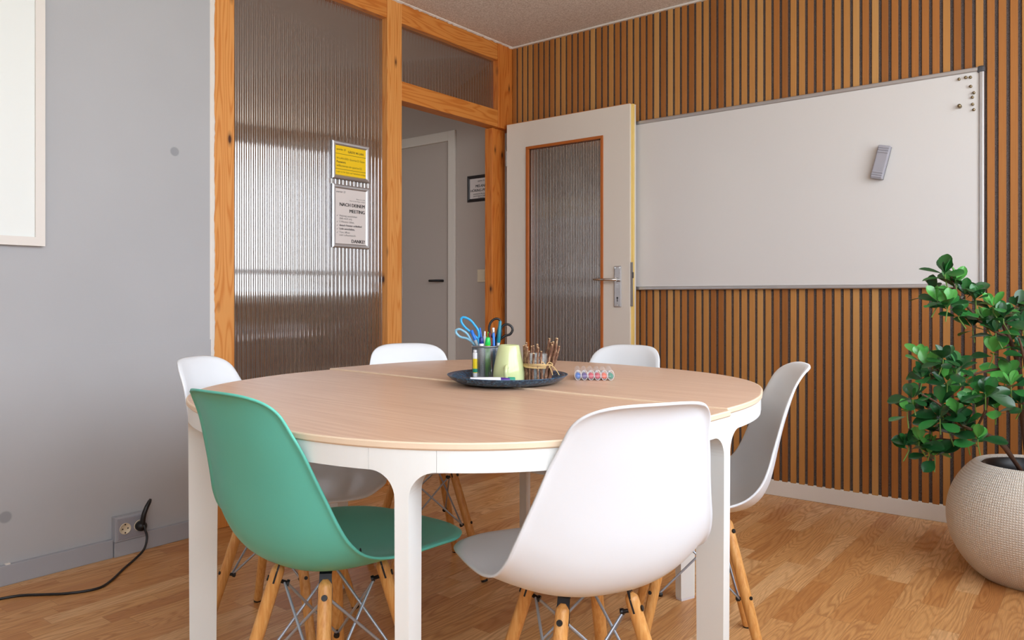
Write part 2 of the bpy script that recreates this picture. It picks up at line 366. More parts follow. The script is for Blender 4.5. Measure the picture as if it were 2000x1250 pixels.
# ---- timber partition with ribbed glazing
part = struct(empty('window_1', (0, 0, 0)))
D0 = -.085
def beam(name, b, m): return box_obj(name, b, m, part, .0025)
beam('post', (D0, .0, -1.974, -1.879, 0, H-.001), M['pine'])
beam('post', (D0, .0, -1.0195, -.920, 0, H-.001), M['pine'])
beam('post', (D0, .0, -.132, .0275, 1.9700, H-.001), M['pine_d'])
beam('door_jamb', (D0-.005, -.034, -.150, -.026, 0, 1.9695), M['pine_d'])
beam('head_beam', (D0, -.004, -1.8785, -1.0200, 2.372, H-.001), M['pine_y'])
beam('head_beam', (D0, -.004, -.9195, -.1325, 2.372, H-.001), M['pine_y'])
beam('transom_rail', (D0, -.002, -.9195, -.1325, 1.972, 2.072), M['pine_y'])
beam('bottom_rail', (D0, -.004, -1.8785, -1.0200, 0, .10), M['pine_y'])
def ribbed(name, y0, y1, z0, z1, x, parent, axis='y', pitch=.0113, amp=.0006, mt=None):
    """corrugated sheet, ribs vertical; x = mid plane; both faces ribbed"""
    z0 -= .004; z1 += .004; seg = 8; n = max(2, int((y1-y0)/pitch*seg)); V = []; F = []
    for i in range(n+1):
        y = y0+(y1-y0)*i/n; p = 2*PI*(y-y0)/pitch
        f = amp*math.cos(p)+.45*amp*math.cos(p*.5); 
        for z in (z0, z1):
            for s in (1, -1):
                c = x+s*.004+s*f
                V.append((c, y, z) if axis == 'y' else (y, c, z))
    for i in range(n):
        a = 4*i; b = a+4
        F += [(a, b, b+2, a+2), (a+1, a+3, b+3, b+1)]
    if axis == 'x': F = [f[::-1] for f in F]
    o = mesh(name, V, F, mt or M['ribbed'], parent, smooth=True, fix=False)
    return o
ribbed('ribbed_pane', -1.879, -1.0195, .10, 2.372, -.044, part)
ribbed('ribbed_pane', -.920, -.132, 2.072, 2.372, -.044, part)
q = MB(); q.bbox(-.045, .0015, -.9198, -.9170, .945, 1.118, b=.001); q.box(-.036, -.012, -.9172, -.9164, 1.00, 1.03); q.build('strike_plate', M['alu_d'], part)

# ---- open door leaf, hinged at the corner, standing before the slat wall
door = struct(empty('door_1', (.028, -.085, 0)))
DX, DY, DZ0, DZ1 = .838, .040, .008, 1.986
gx0, gx1, gz0, gz1 = .146, .674, .34, 1.838        # rough opening for the glazing
q = MB()
for b in ((0, gx0, 0, DY, DZ0, DZ1), (gx1, DX, 0, DY, DZ0, DZ1), (gx0, gx1, 0, DY, DZ0, gz0), (gx0, gx1, 0, DY, gz1, DZ1)): q.box(*b)
q.build('door_leaf', M['white_paint'], door)
q = MB(); q.box(0, DX, 0.001, DY-.001, DZ1, DZ1+.003); q.build('top_edge', M['red_core'], door)
q = MB(); q.box(DX, DX+.012, .014, .030, DZ0, DZ1); q.build('edge_seal', M['brass'], door)
q = MB(); q.bbox(DX, DX+.013, .0305, DY+.004, DZ0, DZ1, b=.001); q.build('rebate_lip', M['white_paint'], door)
q = MB(); w = .016
for b in ((gx0, gx0+w, -.006, .012, gz0, gz1), (gx1-w, gx1, -.006, .012, gz0, gz1), (gx0+w, gx1-w, -.006, .012, gz0, gz0+w), (gx0+w, gx1-w, -.006, .012, gz1-w, gz1)): q.bbox(*b, b=.002)
q.build('glazing_bead', M['bead'], door)
ribbed('ribbed_pane', gx0+.001, gx1-.001, gz0+.001, gz1-.001, .020, door, axis='x')
hx, hz = .7665, 1.048
q = MB(); q.bbox(hx-.022, hx+.022, -.008, 0, .900, 1.122, b=.004); plate = q.build('lock_plate', M['alu'], door)
q = MB(); q.tube([(hx, -.0065, .95), (hx, -.0088, .95)], .0052, 14); q.box(hx-.0022, hx+.0022, -.0088, -.007, .930, .948); q.build('keyhole', M['black'], plate)
q = MB()
for sx_, zz in ((-.014, 1.112), (.014, 1.112), (0, .910)): q.tube([(hx+sx_, -.007, zz), (hx+sx_, -.0095, zz)], .0042, 10)
q.build('plate_screw', M['chrome'], plate)
q = MB(); q.tube([(hx, -.006, hz), (hx, -.028, hz)], .011, 16)
q.tube([(hx+.004, -.030, hz), (hx-.01, -.044, hz), (hx-.035, -.052, hz), (hx-.075, -.054, hz+.001), (hx-.105, -.054, hz+.002), (hx-.122, -.052, hz+.002)], [.0105, .0105, .0095, .008, .0068, .0055], 14, flat=.8)
q.build('lever_handle', M['chrome'], door)
q = MB(); q.bbox(DX-.0005, DX+.0125, .006, .0138, .905, 1.14, b=.001); fp = q.build('lock_faceplate', M['alu_d'], door)
q = MB(); q.bbox(DX+.010, DX+.0165, .004, .016, 1.055, 1.088, b=.003); q.build('latch', M['dgrey'], fp)
q = MB()
for zz in (.22, 1.74): q.tube([(-.008, .006, zz), (-.008, .006, zz+.09)], .007, 12)
q.build('hinge', M['alu_d'], door)

# ---- hall beyond the partition
struct(box_obj('wall_hall', (HX0, -.0862, .045, .16, 0, H), M['hall_wall']))
struct(box_obj('wall_hall_far', (HX0-.1, HX0, YF, .16, 0, H), M['hall_wall']))
d2 = struct(empty('door_2', (-1.42, .045, 0)))
q = MB()
for b in ((.86, .92, -.018, 0, 0, 2.05), (0, .06, -.018, 0, 0, 2.05), (.06, .86, -.018, 0, 1.985, 2.05)): q.bbox(*b, b=.003)
q.build('door_frame', M['white_paint'], d2)
q = MB(); q.box(.06, .86, .012, .05, 0, 1.985); q.build('door_leaf', M['hdoor'], d2)
q = MB(); q.tube([(.80, .012, 1.063), (.80, -.035, 1.063), (.785, -.048, 1.063), (.72, -.050, 1.063)], .008, 12); q.tube([(.80, .006, 1.063), (.80, .0125, 1.063)], .024, 20); q.build('lever_handle', M['black'], d2)
struct(box_obj('baseboard_hall', (-.498, -.0865, .033, .0448, 0, .07), M['trim_w']))

# ---- window wall and the wall behind the camera (daylight source)
def wall_with_holes(name, x0, x1, holes, z0, z1, m):
    q = MB(); y = YF
    for (a, b) in holes:
        q.box(x0, x1, y, a, 0, H); q.box(x0, x1, a, b, 0, z0); q.box(x0, x1, a, b, z1, H); y = b
    q.box(x0, x1, y, .16, 0, H); return struct(q.build(name, m))
wall_with_holes('wall_right', XW, XW+.18, WIN, WZ0, WZ1, M['white_wall'])
q = MB(); xx = HX0-.1
for (a, b) in FILL_WIN:
    q.box(xx, a, YF-.12, YF, 0, H); q.box(a, b, YF-.12, YF, 0, WZ0); q.box(a, b, YF-.12, YF, WZ1, H); xx = b
q.box(xx, XW+.18, YF-.12, YF, 0, H); struct(q.build('wall_front', M['white_wall']))
struct(box_obj('wall_partition_rear', (-.10, -.0005, YF, YF+.001, 0, H), M['white_wall']))
for i, (y0, y1) in enumerate(WIN+FILL_WIN):  # the last one is the added window that lights the hall
    w = struct(empty('window_%d' % (i+2), (XW+.06, y0, WZ0) if i < 1 else (y0, YF-.06, WZ0), 0 if i < 1 else -PI/2))
    W_ = y1-y0; Hh = WZ1-WZ0; f = .055
    q = MB()
    nm = 5 if W_ > 2 else 2
    for b in ((0, f, 0, W_, 0, f), (0, f, 0, W_, Hh-f, Hh), (0, f, 0, f, f, Hh-f), (0, f, W_-f, W_, f, Hh-f)): q.bbox(*b, b=.004)
    for k in range(1, nm): q.bbox(0, f, W_*k/nm-.045, W_*k/nm+.045, f, Hh-f, b=.004)
    q.bbox(0, f, f, W_-f, .235, .29, b=.004)
    q.build('window_frame', M['sill'], w)
    q = MB(); q.box(.024, .028, f, W_-f, f, Hh-f); q.build('window_pane', M['glass'], w)
    q = MB(); q.bbox(-.26 if i < 1 else -.18, -.0605, -.04, W_+.04, -.032, -.002, b=.004); q.build('window_sill', M['sill'], w)
# ------------------------------------------------------------------ whiteboard and things on it
wbx0, wbx1, wbz0, wbz1 = .67, 2.478, .992, 1.902
wbd = empty('whiteboard', (0, 0, 0)); tag(wbd, 'long white magnetic board in silver aluminium frame on slatted wooden wall', 'whiteboard')
q = MB(); q.box(wbx0+.01, wbx1-.01, -.016, -.001, wbz0+.01, wbz1-.01); q.build('writing_surface', M['board'], wbd)
q = MB(); w = .019
for b in ((wbx0, wbx0+w, wbz0+.012, wbz1-.012), (wbx1-w, wbx1, wbz0+.012, wbz1-.012), (wbx0+.012, wbx1-.012, wbz0, wbz0+w), (wbx0+.012, wbx1-.012, wbz1-w, wbz1)):
    q.bbox(b[0], b[1], -.024, -.0005, b[2], b[3], b=.005, seg=3)
q.build('frame', M['alu'], wbd)
for cx_ in (wbx0, wbx1):
    for cz_ in (wbz0, wbz1):
        sx_ = 1 if cx_ == wbx0 else -1; sz_ = 1 if cz_ == wbz0 else -1
        q = MB(); x_ = sorted((cx_-sx_*.003, cx_+sx_*.026)); z_ = sorted((cz_-sz_*.003, cz_+sz_*.026)); q.bbox(x_[0], x_[1], -.027, -.0002, z_[0], z_[1], b=.009, seg=3)
        q.build('corner_cap', M['dgrey'], wbd)
mags = [(2.388, 1.862, 'leftmost of the three under the top edge'), (2.412, 1.865, 'middle of the three under the top edge'), (2.429, 1.863, 'rightmost of the three under the top edge'),
        (2.430, 1.825, 'alone just below the top row of three'), (2.441, 1.797, 'upper one of the close pair beside the right frame'), (2.436, 1.779, 'lower one of the close pair beside the right frame'),
        (2.437, 1.750, 'last but one down the right frame'), (2.441, 1.727, 'lowest of the column down the right frame')]
for (x, z, wh) in mags:
    q = MB(); q.lathe([(0, 0), (.0055, 0), (.0055, .003), (.0040, .005), (.0055, .008), (.0055, .011), (0, .012)], 14, T=Matrix.Translation((x, -.0161, z)) @ Matrix.Rotation(PI/2, 4, 'X'))
    tag(q.build('board_magnet', M['mag']), 'tiny brass magnet on whiteboard, ' + wh, 'magnet', 'small brass magnets in the whiteboard corner')
q = MB(); q.lathe([(0, 0), (.0075, 0), (.0075, .006), (.0055, .010), (.0075, .018), (.0075, .024), (0, .026)], 16, T=Matrix.Translation((2.391, -.0161, 1.748)) @ Matrix.Rotation(PI/2, 4, 'X'))
tag(q.build('board_magnet', M['mag']), 'larger brass magnet alone left of the magnet column on whiteboard', 'magnet')
T = Matrix.Translation((2.0905, -.0165, 1.546)) @ Matrix.Rotation(math.radians(14), 4, 'Y')
er = empty('board_eraser'); er.matrix_world = T; tag(er, 'grey ribbed felt-backed eraser stuck tilted on the whiteboard', 'eraser')
q = MB(); q.bbox(-.026, .026, -.034, -.010, -.074, .074, b=.006, seg=3)
for s_ in (-1, 1):
    for k in range(3): q.bbox(-.022, .022, -.0372, -.033, s_*(.044+.010*k)-.003, s_*(.044+.010*k)+.003, b=.001)
q.build('eraser_body', M['eras'], er)
q = MB(); q.bbox(-.024, .024, -.010, 0, -.072, .072, b=.001); q.build('felt_pad', M['dgrey'], er)
# ---- white panel on the grey wall (left picture edge)
pn = empty('wall_panel', (0, 0, 0)); tag(pn, 'large white framed panel hung on the grey wall at left picture edge', 'panel')
py0, py1, pz0, pz1 = -3.95, -2.612, 1.128, 2.33
q = MB(); q.box(.001, .022, py0+.02, py1-.02, pz0+.02, pz1-.02); q.build('panel_sheet', mat('off_white_panel', rgb(232, 236, 232), .5), pn)
q = MB(); w = .030
def miter(q, a, b, c, d, x0, x1):   # quad prism in y,z
    q.prism([a, b, c, d], lambda y, z: (x0, y, z), lambda y, z: (x1, y, z))
o_ = [(py0, pz0), (py1, pz0), (py1, pz1), (py0, pz1)]; i_ = [(py0+w, pz0+w), (py1-w, pz0+w), (py1-w, pz1-w), (py0+w, pz1-w)]
for k in range(4):
    q2 = MB(); miter(q2, o_[k], o_[(k+1) % 4], i_[(k+1) % 4], i_[k], .001, .028); q2.build('frame_rail', M['trim_w'], pn)

# ---- signs
def snap_frame(name, y0, y1, z0, z1, T, sheet_m, frame_m, w=.021, dpt=.011):
    """picture frame in local coords x right, y up, z out, placed by T"""
    r = empty(name); r.matrix_world = T
    W_, H_ = y1-y0, z1-z0
    prof = [(0, 0), (.001, dpt*.7), (w*.3, dpt), (w*.7, dpt*.9), (w, dpt*.35), (w, 0)]
    V = []; F = []
    cor = [(0, 0, 1, 1), (W_, 0, -1, 1), (W_, H_, -1, -1), (0, H_, 1, -1)]; n = len(prof)
    for (cx_, cy_, sx_, sy_) in cor:
        for (a, h_) in prof: V.append((cx_+sx_*a, cy_+sy_*a, h_))
    for k in range(4):
        for j in range(n): F.append((k*n+j, k*n+(j+1) % n, ((k+1) % 4)*n+(j+1) % n, ((k+1) % 4)*n+j))
    mesh('sign_frame', V, F, frame_m, r)
    q = MB(); q.box(w*.8, W_-w*.8, w*.8, H_-w*.8, .001, .0035); q.build('printed_sheet', sheet_m, r)
    return r, W_, H_
# partition face points to +x: local x -> +y, local y -> +z, local z -> +x
def TY(y0, z0, x): return Matrix(((0, 0, 1, x), (1, 0, 0, y0), (0, 1, 0, z0), (0, 0, 0, 1)))
SX = -.036
# positions on the recessed pane (plane x = SX)
s1, W1, H1 = snap_frame('wifi_sign', -1.3445, -1.1145, 1.522, 1.705, TY(-1.3445, 1.522, SX), M['ylabel'], M['alu'])
tag(s1, 'small yellow guest wifi notice in silver snap frame on ribbed glass', 'sign')
Tz = Matrix.Translation((0, 0, .0036))
text('logo', [('quartier 22', .0125, .026, H1-.043, 'LEFT', .0002, .2)], Tz, M['ink'], s1)
text('lettering', [('GÄSTE W-LAN', .0150, .096, H1-.050, 'LEFT', .0004, 0),
    ('W-LAN-SSID: Quartier22 Gäste', .0132, .027, H1-.086, 'LEFT', 0, 0), ('Passwort:', .0145, .027, H1-.104, 'LEFT', .0004, 0), ('willkommen-im-quartier22', .0145, .027, H1-.122, 'LEFT', 0, 0),
    ('Login nur für Gäste und Teilnehmer im Haus', .0100, .027, H1-.150, 'LEFT', 0, 0)], Tz, M['ink'], s1)
q = MB(); q.box(.0175, W1-.0175, H1-.0615, H1-.0598, .0036, .0039); q.box(.0175, W1-.0175, H1-.1345, H1-.1328, .0036, .0039); 
ln = q.build('ruled_line', M['ink'], s1)
s2, W2, H2 = snap_frame('meeting_sign', -1.3445, -1.1145, 1.192, 1.498, TY(-1.3445, 1.192, SX), M['paper'], M['alu'])
tag(s2, 'white after-meeting rules notice in silver snap frame below the yellow one', 'sign')
xr = W2-.027
L2 = [('quartier 22', .0125, .024, H2-.040, 'LEFT', .0002, .2), ('Bitte sei so nett', .0085, xr, H2-.066, 'RIGHT', 0, .2), ('bevor du den Raum verlässt', .0085, xr, H2-.077, 'RIGHT', 0, .2),
    ('NACH DEINEM', .0235, xr, H2-.104, 'RIGHT', .0010, 0), ('MEETING', .0235, xr, H2-.133, 'RIGHT', .0010, 0),
    ('Heizung ausschalten', .0135, .044, H2-.155, 'LEFT', 0, 0), ('(falls noch an),', .0135, .044, H2-.168, 'LEFT', 0, 0), ('5 Minuten lüften,', .0135, .044, H2-.184, 'LEFT', 0, 0),
    ('danach Fenster schließen!', .0135, .044, H2-.201, 'LEFT', .0005, 0), ('Licht ausschalten,', .0135, .044, H2-.218, 'LEFT', .0005, 0), ('Türe öffnen', .0135, .044, H2-.235, 'LEFT', 0, 0), ('zum Luftaustausch.', .0135, .044, H2-.248, 'LEFT', 0, 0),
    ('DANKE!', .0235, xr, H2-.279, 'RIGHT', .0010, 0)]
text('logo', L2[:1], Tz, M['ink'], s2); text('lettering', L2[1:], Tz, M['ink'], s2)
q = MB()
for dz in (.151, .181, .198, .215, .232):
    q.prism([(.027, H2-dz), (.030, H2-dz-.004), (.038, H2-dz+.006), (.030, H2-dz-.0015)], lambda a, b: (a, b, .0036), lambda a, b: (a, b, .0039))
q.build('check_mark', M['ink'], s2)
# door sign in the hall: faces -y
def TX(x0, z0, y): return Matrix(((1, 0, 0, x0), (0, 0, -1, y), (0, 1, 0, z0), (0, 0, 0, 1)))
s3, W3, H3 = snap_frame('door_name_sign', -.399, -.169, 1.566, 1.736, TX(-.399, 1.566, .0445), M['paper'], M['tgrey'])
tag(s3, 'dark-framed white name plate on the hall wall seen through the doorway', 'sign')
lt = text('lettering', [('quartier 22', .0125, W3/2, H3-.042, 'CENTER', .0003, .2), ('MELANIE', .024, W3/2, H3-.078, 'CENTER', .0007, .15), ('HÖRING-PFEGER', .024, W3/2, H3-.106, 'CENTER', .0007, .15),
    ('systemische Beratung und', .0125, W3/2, H3-.124, 'CENTER', .0003, 0), ('psychologische Begleitung', .0125, W3/2, H3-.137, 'CENTER', .0003, 0), ('im Quartier', .0105, W3/2, H3-.148, 'CENTER', 0, 0)], Tz, M['ink'], s3)
# light switch in the hall
sw = empty('light_switch', (-.272, .0448, 1.09)); tag(sw, 'cream square rocker light switch on hall wall below name plate', 'light switch')
q = MB(); q.bbox(-.040, .040, -.009, 0, -.040, .040, b=.003); q.build('switch_frame', M['beige'], sw)
q = MB(); q.bbox(-.026, .026, -.013, -.008, -.028, .028, b=.002); q.build('rocker', M['beige'], sw)
# ---- socket on the grey wall, plug and cable
so = empty('wall_socket', (.0022, -2.322, .0)); tag(so, 'grey surface-mounted double power socket above the baseboard', 'socket')
q = MB(); q.bbox(0, .030, -.060, .060, .056, .148, b=.003); q.build('socket_box', M['grey_trim'], so)
q = MB(); q.bbox(.029, .034, -.052, .052, .064, .140, b=.002)
q.build('socket_cover', M['gplas'], so)
for yy in (-.025, .028):
    q = MB(); q.lathe([(.0205, -.001), (.0205, .0020), (.0190, .0022), (.0182, .0006), (0, .0006)], 24, T=Matrix.Translation((.0342, yy, .102)) @ Matrix.Rotation(PI/2, 4, 'Y')); o = q.build('socket_insert', M['beige'], so)
    q = MB()
    for dy, dz in ((-.0095, 0), (.0095, 0), (0, .015), (0, -.015)): q.tube([(.033, yy+dy, .102+dz), (.0352, yy+dy, .102+dz)], .0028, 8)
    q.build('contact_hole', M['black'], o)
pl = empty('power_cable', (0, 0, 0)); tag(pl, 'black power cable with angled plug running from socket along floor', 'cable')
yP = -2.294
q = MB(); q.lathe([(0, 0), (.0185, 0), (.0195, .012), (.017, .024), (.010, .030), (0, .031)], 24, T=Matrix.Translation((.0366, yP, .102)) @ Matrix.Rotation(PI/2, 4, 'Y'))
q.tube([(.058, yP, .108), (.062, yP, .130), (.063, yP+.004, .150), (.062, yP+.014, .172), (.058, yP+.026, .188), (.052, yP+.033, .194)], [.010, .009, .0085, .008, .0072, .005], 12)
q.build('plug', M['black'], pl)
q = MB()
def smooth_pts(P, n=8):
    P = [Vector(p) for p in P]; out = []
    for i in range(len(P)-1):
        p0, p1, p2, p3 = P[max(i-1, 0)], P[i], P[i+1], P[min(i+2, len(P)-1)]
        for k in range(n):
            u = k/n; out.append(.5*((2*p1)+(-p0+p2)*u+(2*p0-5*p1+4*p2-p3)*u*u+(-p0+3*p1-3*p2+p3)*u**3))
    return out+[P[-1]]
q.tube(smooth_pts([(.066, yP+.001, .108), (.072, yP+.004, .090), (.080, yP+.006, .060), (.092, yP-.012, .025), (.118, -2.355, .0055), (.170, -2.412, .0045), (.262, -2.503, .0045), (.292, -2.560, .0045), (.262, -2.632, .0045), (.205, -2.690, .0045), (.161, -2.735, .0045), (.140, -2.79, .0045), (.10, -2.95, .0045), (.06, -3.3, .0045)]), .0042, 10)
q.build('cable', M['black'], pl)

# ------------------------------------------------------------------ table: two half tops
TCX, TCY, TA = 1.5550, -2.0901, math.radians(-2.6); TZ = .715
E_ = Vector((math.cos(TA), math.sin(TA))); N_ = Vector((-E_.y, E_.x))
def rim2(th, a=.7025, b=.747, n_=2.6):
    c, s = math.cos(th), math.sin(th); r = (abs(c/a)**n_+abs(s/b)**n_)**(-1/n_)
    w_ = math.sin(th)**2
    return Vector((c, s))*r*(1+.046*math.cos(2*(th-math.radians(135)))*min(1, abs(s)*2.2))
def half_rim(sign, n=160, off=0.):
    P = []
    for i in range(n+1):
        th = PI*i/n*sign
        P.append(rim2(th))
    return P        # from +e end to -e end
def to_w(p, z): v = E_*p.x+N_*p.y; return Vector((TCX+v.x, TCY+v.y, z))
def offset_poly(P, d):
    out = []
    for i in range(len(P)):
        t = (P[min(i+1, len(P)-1)]-P[max(i-1, 0)]).normalized(); nrm = Vector((-t.y, t.x))
        if nrm.dot(P[i]) > 0: nrm = -nrm
        out.append(P[i]+nrm*d)
    return out
LIFT = .0036       # the far half stands a little higher on its feet
def half_table(sign, shift, legs, label):
    root = empty('half_round_table', (0, 0, 0)); tag(root, label, 'table', 'two half tables forming the round meeting table')
    P = [p+Vector((shift, 0)) for p in half_rim(sign)]
    g = .0007*sign
    for p in (P[0], P[-1]): p.y = g
    P = [Vector((p.x, p.y if abs(p.y) > abs(g) else g)) for p in P]
    # rounded corners at the seam ends
    def rings(q, lst, cap_top=True):
        n = len(lst[0][0]); V = []
        for (poly, z) in lst: V += [to_w(p, z) for p in poly]
        F = []
        for k in range(len(lst)-1):
            for i in range(n): F.append((k*n+i, k*n+(i+1) % n, (k+1)*n+(i+1) % n, (k+1)*n+i))
        return V, F, n
    ctr = Vector((shift, .3*sign))
    def shrink(P, d): return [p+(ctr-p).normalized()*d for p in P]
    A = P; B = shrink(P, .0012)
    V, F, n = rings(None, [(shrink(P, .003), TZ-.0135), (A, TZ-.0105), (A, TZ-.0022), (B, TZ-.0003)])
    me_mi = [1]*len(F)
    F.append(tuple(range(n))); me_mi.append(1)
    V2 = [to_w(p, TZ) for p in shrink(P, .0042)]; k = len(V); V += V2
    for i in range(n): F.append((3*n+i, 3*n+(i+1) % n, k+(i+1) % n, k+i)); me_mi.append(1)
    F.append(tuple(range(k, k+n))); me_mi.append(0)
    mesh('tabletop', V, F, [M['top'], M['ply']], root, mi=me_mi)
    # rim frame under the top: outer face set 4 mm in
    R = offset_poly(P, .004); R[0].x = P[0].x-.004; R[-1].x = P[-1].x+.004
    R[0].y = R[-1].y = .0014*sign
    S = [0.]
    for i in range(1, len(R)): S.append(S[-1]+(R[i]-R[i-1]).length)
    def rp(s, d):       # point on the rim at arc s, inset d
        s = min(max(s, 0), S[-1]); i = 1
        while i < len(S)-1 and S[i] < s: i += 1
        f = (s-S[i-1])/max(S[i]-S[i-1], 1e-9); p = R[i-1].lerp(R[i], f)
        a, b = R[max(i-3, 0)], R[min(i+2, len(R)-1)]; t = (b-a).normalized(); nn = Vector((-t.y, t.x))
        if nn.dot(p-Vector((shift, 0))) > 0: nn = -nn
        if s < .02 : nn = Vector((-1, 0))
        if s > S[-1]-.02: nn = Vector((1, 0))
        q_ = p+nn*d
        if q_.y*sign < .0014: q_.y = .0014*sign
        return q_
    zt, zb = TZ-.0137, TZ-.0505
    spans = []; cast = []
    for (kind, th) in legs:
        if kind == 'end0': c = 0.; rng_ = (0, .060)
        elif kind == 'end1': c = S[-1]; rng_ = (S[-1]-.060, S[-1])
        else:
            tgt = rim2(math.radians(th)); c = min(range(len(R)), key=lambda i: (R[i]-tgt).length); c = S[c]; rng_ = (c-.060, c+.060)
        cast.append((kind, c, rng_))
    cast.sort(key=lambda t: t[1]); prev = None
    for a, b in zip(cast[:-1], cast[1:]): spans.append((a[2][1]+.0006, b[2][0]-.0006))
    q = MB()
    for (s0, s1_) in spans:
        n = max(3, int((s1_-s0)/.02)); V = []; F = []
        for i in range(n+1):
            s = s0+(s1_-s0)*i/n; o_p, i_p = rp(s, 0), rp(s, .022)
            V += [to_w(o_p, zb), to_w(o_p, zt), to_w(i_p, zt), to_w(i_p, zb)]
        for i in range(n):
            for k in range(4): F.append((4*i+k, 4*i+(k+1) % 4, 4*i+4+(k+1) % 4, 4*i+4+k))
        F += [(0, 1, 2, 3), (4*n, 4*n+1, 4*n+2, 4*n+3)]; q.add(V, F)
    a, b = P[0], P[-1]
    V = [to_w(Vector((x, y)), z) for x in (b.x+.06, a.x-.06) for y in (.004*sign, .024*sign) for z in (zb, zt)]
    q.add(V, [(0,1,3,2),(4,6,7,5),(0,4,5,1),(2,3,7,6),(0,2,6,4),(1,5,7,3)])
    q.build('apron', M['metal_w'], root)
    for (kind, c, rng_) in cast:
        hw = .0125; rad = .046; zf = .004
        if kind == 'mid':
            arc = [hw+rad-rad*math.cos(PI/2*k/10) for k in range(11)]
            half = [(x, zb-rad+math.sqrt(max(0, rad*rad-(hw+rad-x)**2))) for x in arc]+[(.060, zb)]
            cols = [(-x, z) for x, z in reversed(half)]+[None]+half
        else:
            sgn = 1 if kind == 'end0' else -1; w_ = .022
            arc = [w_+rad-rad*math.cos(PI/2*k/10) for k in range(11)]
            half = [(sgn*x, zb-rad+math.sqrt(max(0, rad*rad-(w_+rad-x)**2))) for x in arc]+[(sgn*.0645, zb)]
            cols = [(0, zf), None]+half
        def fo(s_, z_, c=c): return to_w(rp(c+s_, .0 + (.004*(1-z_/zt))), z_)
        def fi(s_, z_, c=c):
            dep = .068-.006*(1-z_/zt); return to_w(rp(c, dep)+(rp(c+s_, 0)-rp(c, 0)), z_)
        q = MB()
        segs = []
        for k in range(len(cols)-1):
            a, b = cols[k], cols[k+1]
            if a is None: continue
            if b is None:
                b = cols[k+2]; segs.append((a[0], zf, b[0], zf, True)); continue
            segs.append((a[0], a[1], b[0], b[1], False))
        for (sa, za, sb, zb2, body) in segs:
            V = [fo(sa, za), fo(sa, zt), fo(sb, zt), fo(sb, zb2), fi(sa, za), fi(sa, zt), fi(sb, zt), fi(sb, zb2)]
            F = [(0, 1, 2, 3), (7, 6, 5, 4), (1, 5, 6, 2), (0, 3, 7, 4)]
            q.add(V, F)
            if body:
                q.add([fo(sa, zf), fo(sa, zb-rad), fi(sa, zb-rad), fi(sa, zf)], [(0, 1, 2, 3)]); q.add([fo(sb, zf), fo(sb, zb-rad), fi(sb, zb-rad), fi(sb, zf)], [(0, 1, 2, 3)])
                if kind != 'mid': q.add([fo(0, zf), fo(0, zt), fi(0, zt), fi(0, zf)], [(0, 1, 2, 3)])
        e0, e1 = segs[0], segs[-1]
        for (s_, z_) in ((e0[0], e0[1]), (e1[2], e1[3])):
            if abs(s_) > .05: q.add([fo(s_, z_), fo(s_, zt), fi(s_, zt), fi(s_, z_)], [(0, 1, 2, 3)])
        leg = q.build('leg', M['metal_w'], root, weld=True)
        for pl_ in leg.data.polygons: pl_.use_smooth = False
        if kind == 'mid':
            q = MB(); q.prism([(-hw, -LIFT if sign > 0 else 0), (hw, -LIFT if sign > 0 else 0), (hw, .0042), (-hw, .0042)], lambda s_, z_: to_w(rp(c+s_, .005), z_), lambda s_, z_: to_w(rp(c, .060)+(rp(c+s_, 0)-rp(c, 0)), z_))
            q.build('foot_pad', M['wplas'], leg)
        else:
            q = MB(); sgn = 1 if kind == 'end0' else -1; q.prism([(sgn*.001, -LIFT if sign > 0 else 0), (sgn*.016, -LIFT if sign > 0 else 0), (sgn*.016, .0042), (sgn*.001, .0042)], lambda s_, z_: to_w(rp(c+s_, .005), z_), lambda s_, z_: to_w(rp(c, .060)+(rp(c+s_, 0)-rp(c, 0)), z_))
            q.build('foot_pad', M['wplas'], leg)
    if sign > 0: root.location.z = LIFT
    return root
half_table(1, -.003, [('end0', 0), ('mid', 70.5), ('mid', 122), ('end1', 0)], 'white-legged half table with wood top, the half nearer the open door')
half_table(-1, .005, [('end0', 0), ('mid', -57.4), ('mid', -119.5), ('end1', 0)], 'white-legged half table with wood top, the half nearer the green chair')

# ------------------------------------------------------------------ shell chairs
# rows along the centre line, front edge to top: centre y, centre z, half width, edge y, edge z
ROWS = [[.2879,.409,.178,.2735,.421],[.2854,.412,.180,.268,.4215],[.2745,.416,.186,.252,.4225],[.2503,.4192,.196,.2262,.4245],[.2018,.4162,.206,.1791,.427],
[.1261,.4069,.2142,.1065,.434],[.0406,.3978,.2184,.0276,.4394],[-.0425,.3942,.2188,-.0421,.4477],[-.1065,.4004,.2161,-.0962,.4656],[-.1495,.4209,.2116,-.1302,.4959],
[-.1765,.4579,.2027,-.1506,.5343],[-.1925,.5071,.1897,-.165,.5759],[-.2047,.5639,.1763,-.1804,.6196],[-.2195,.6232,.1635,-.1967,.665],[-.2369,.6788,.1490,-.2139,.7057],
[-.2516,.7220,.1400,-.2303,.739],[-.2658,.7550,.1335,-.2470,.765],[-.2793,.7725,.1290,-.2640,.783],[-.2885,.7830,.1260,-.2770,.793]]
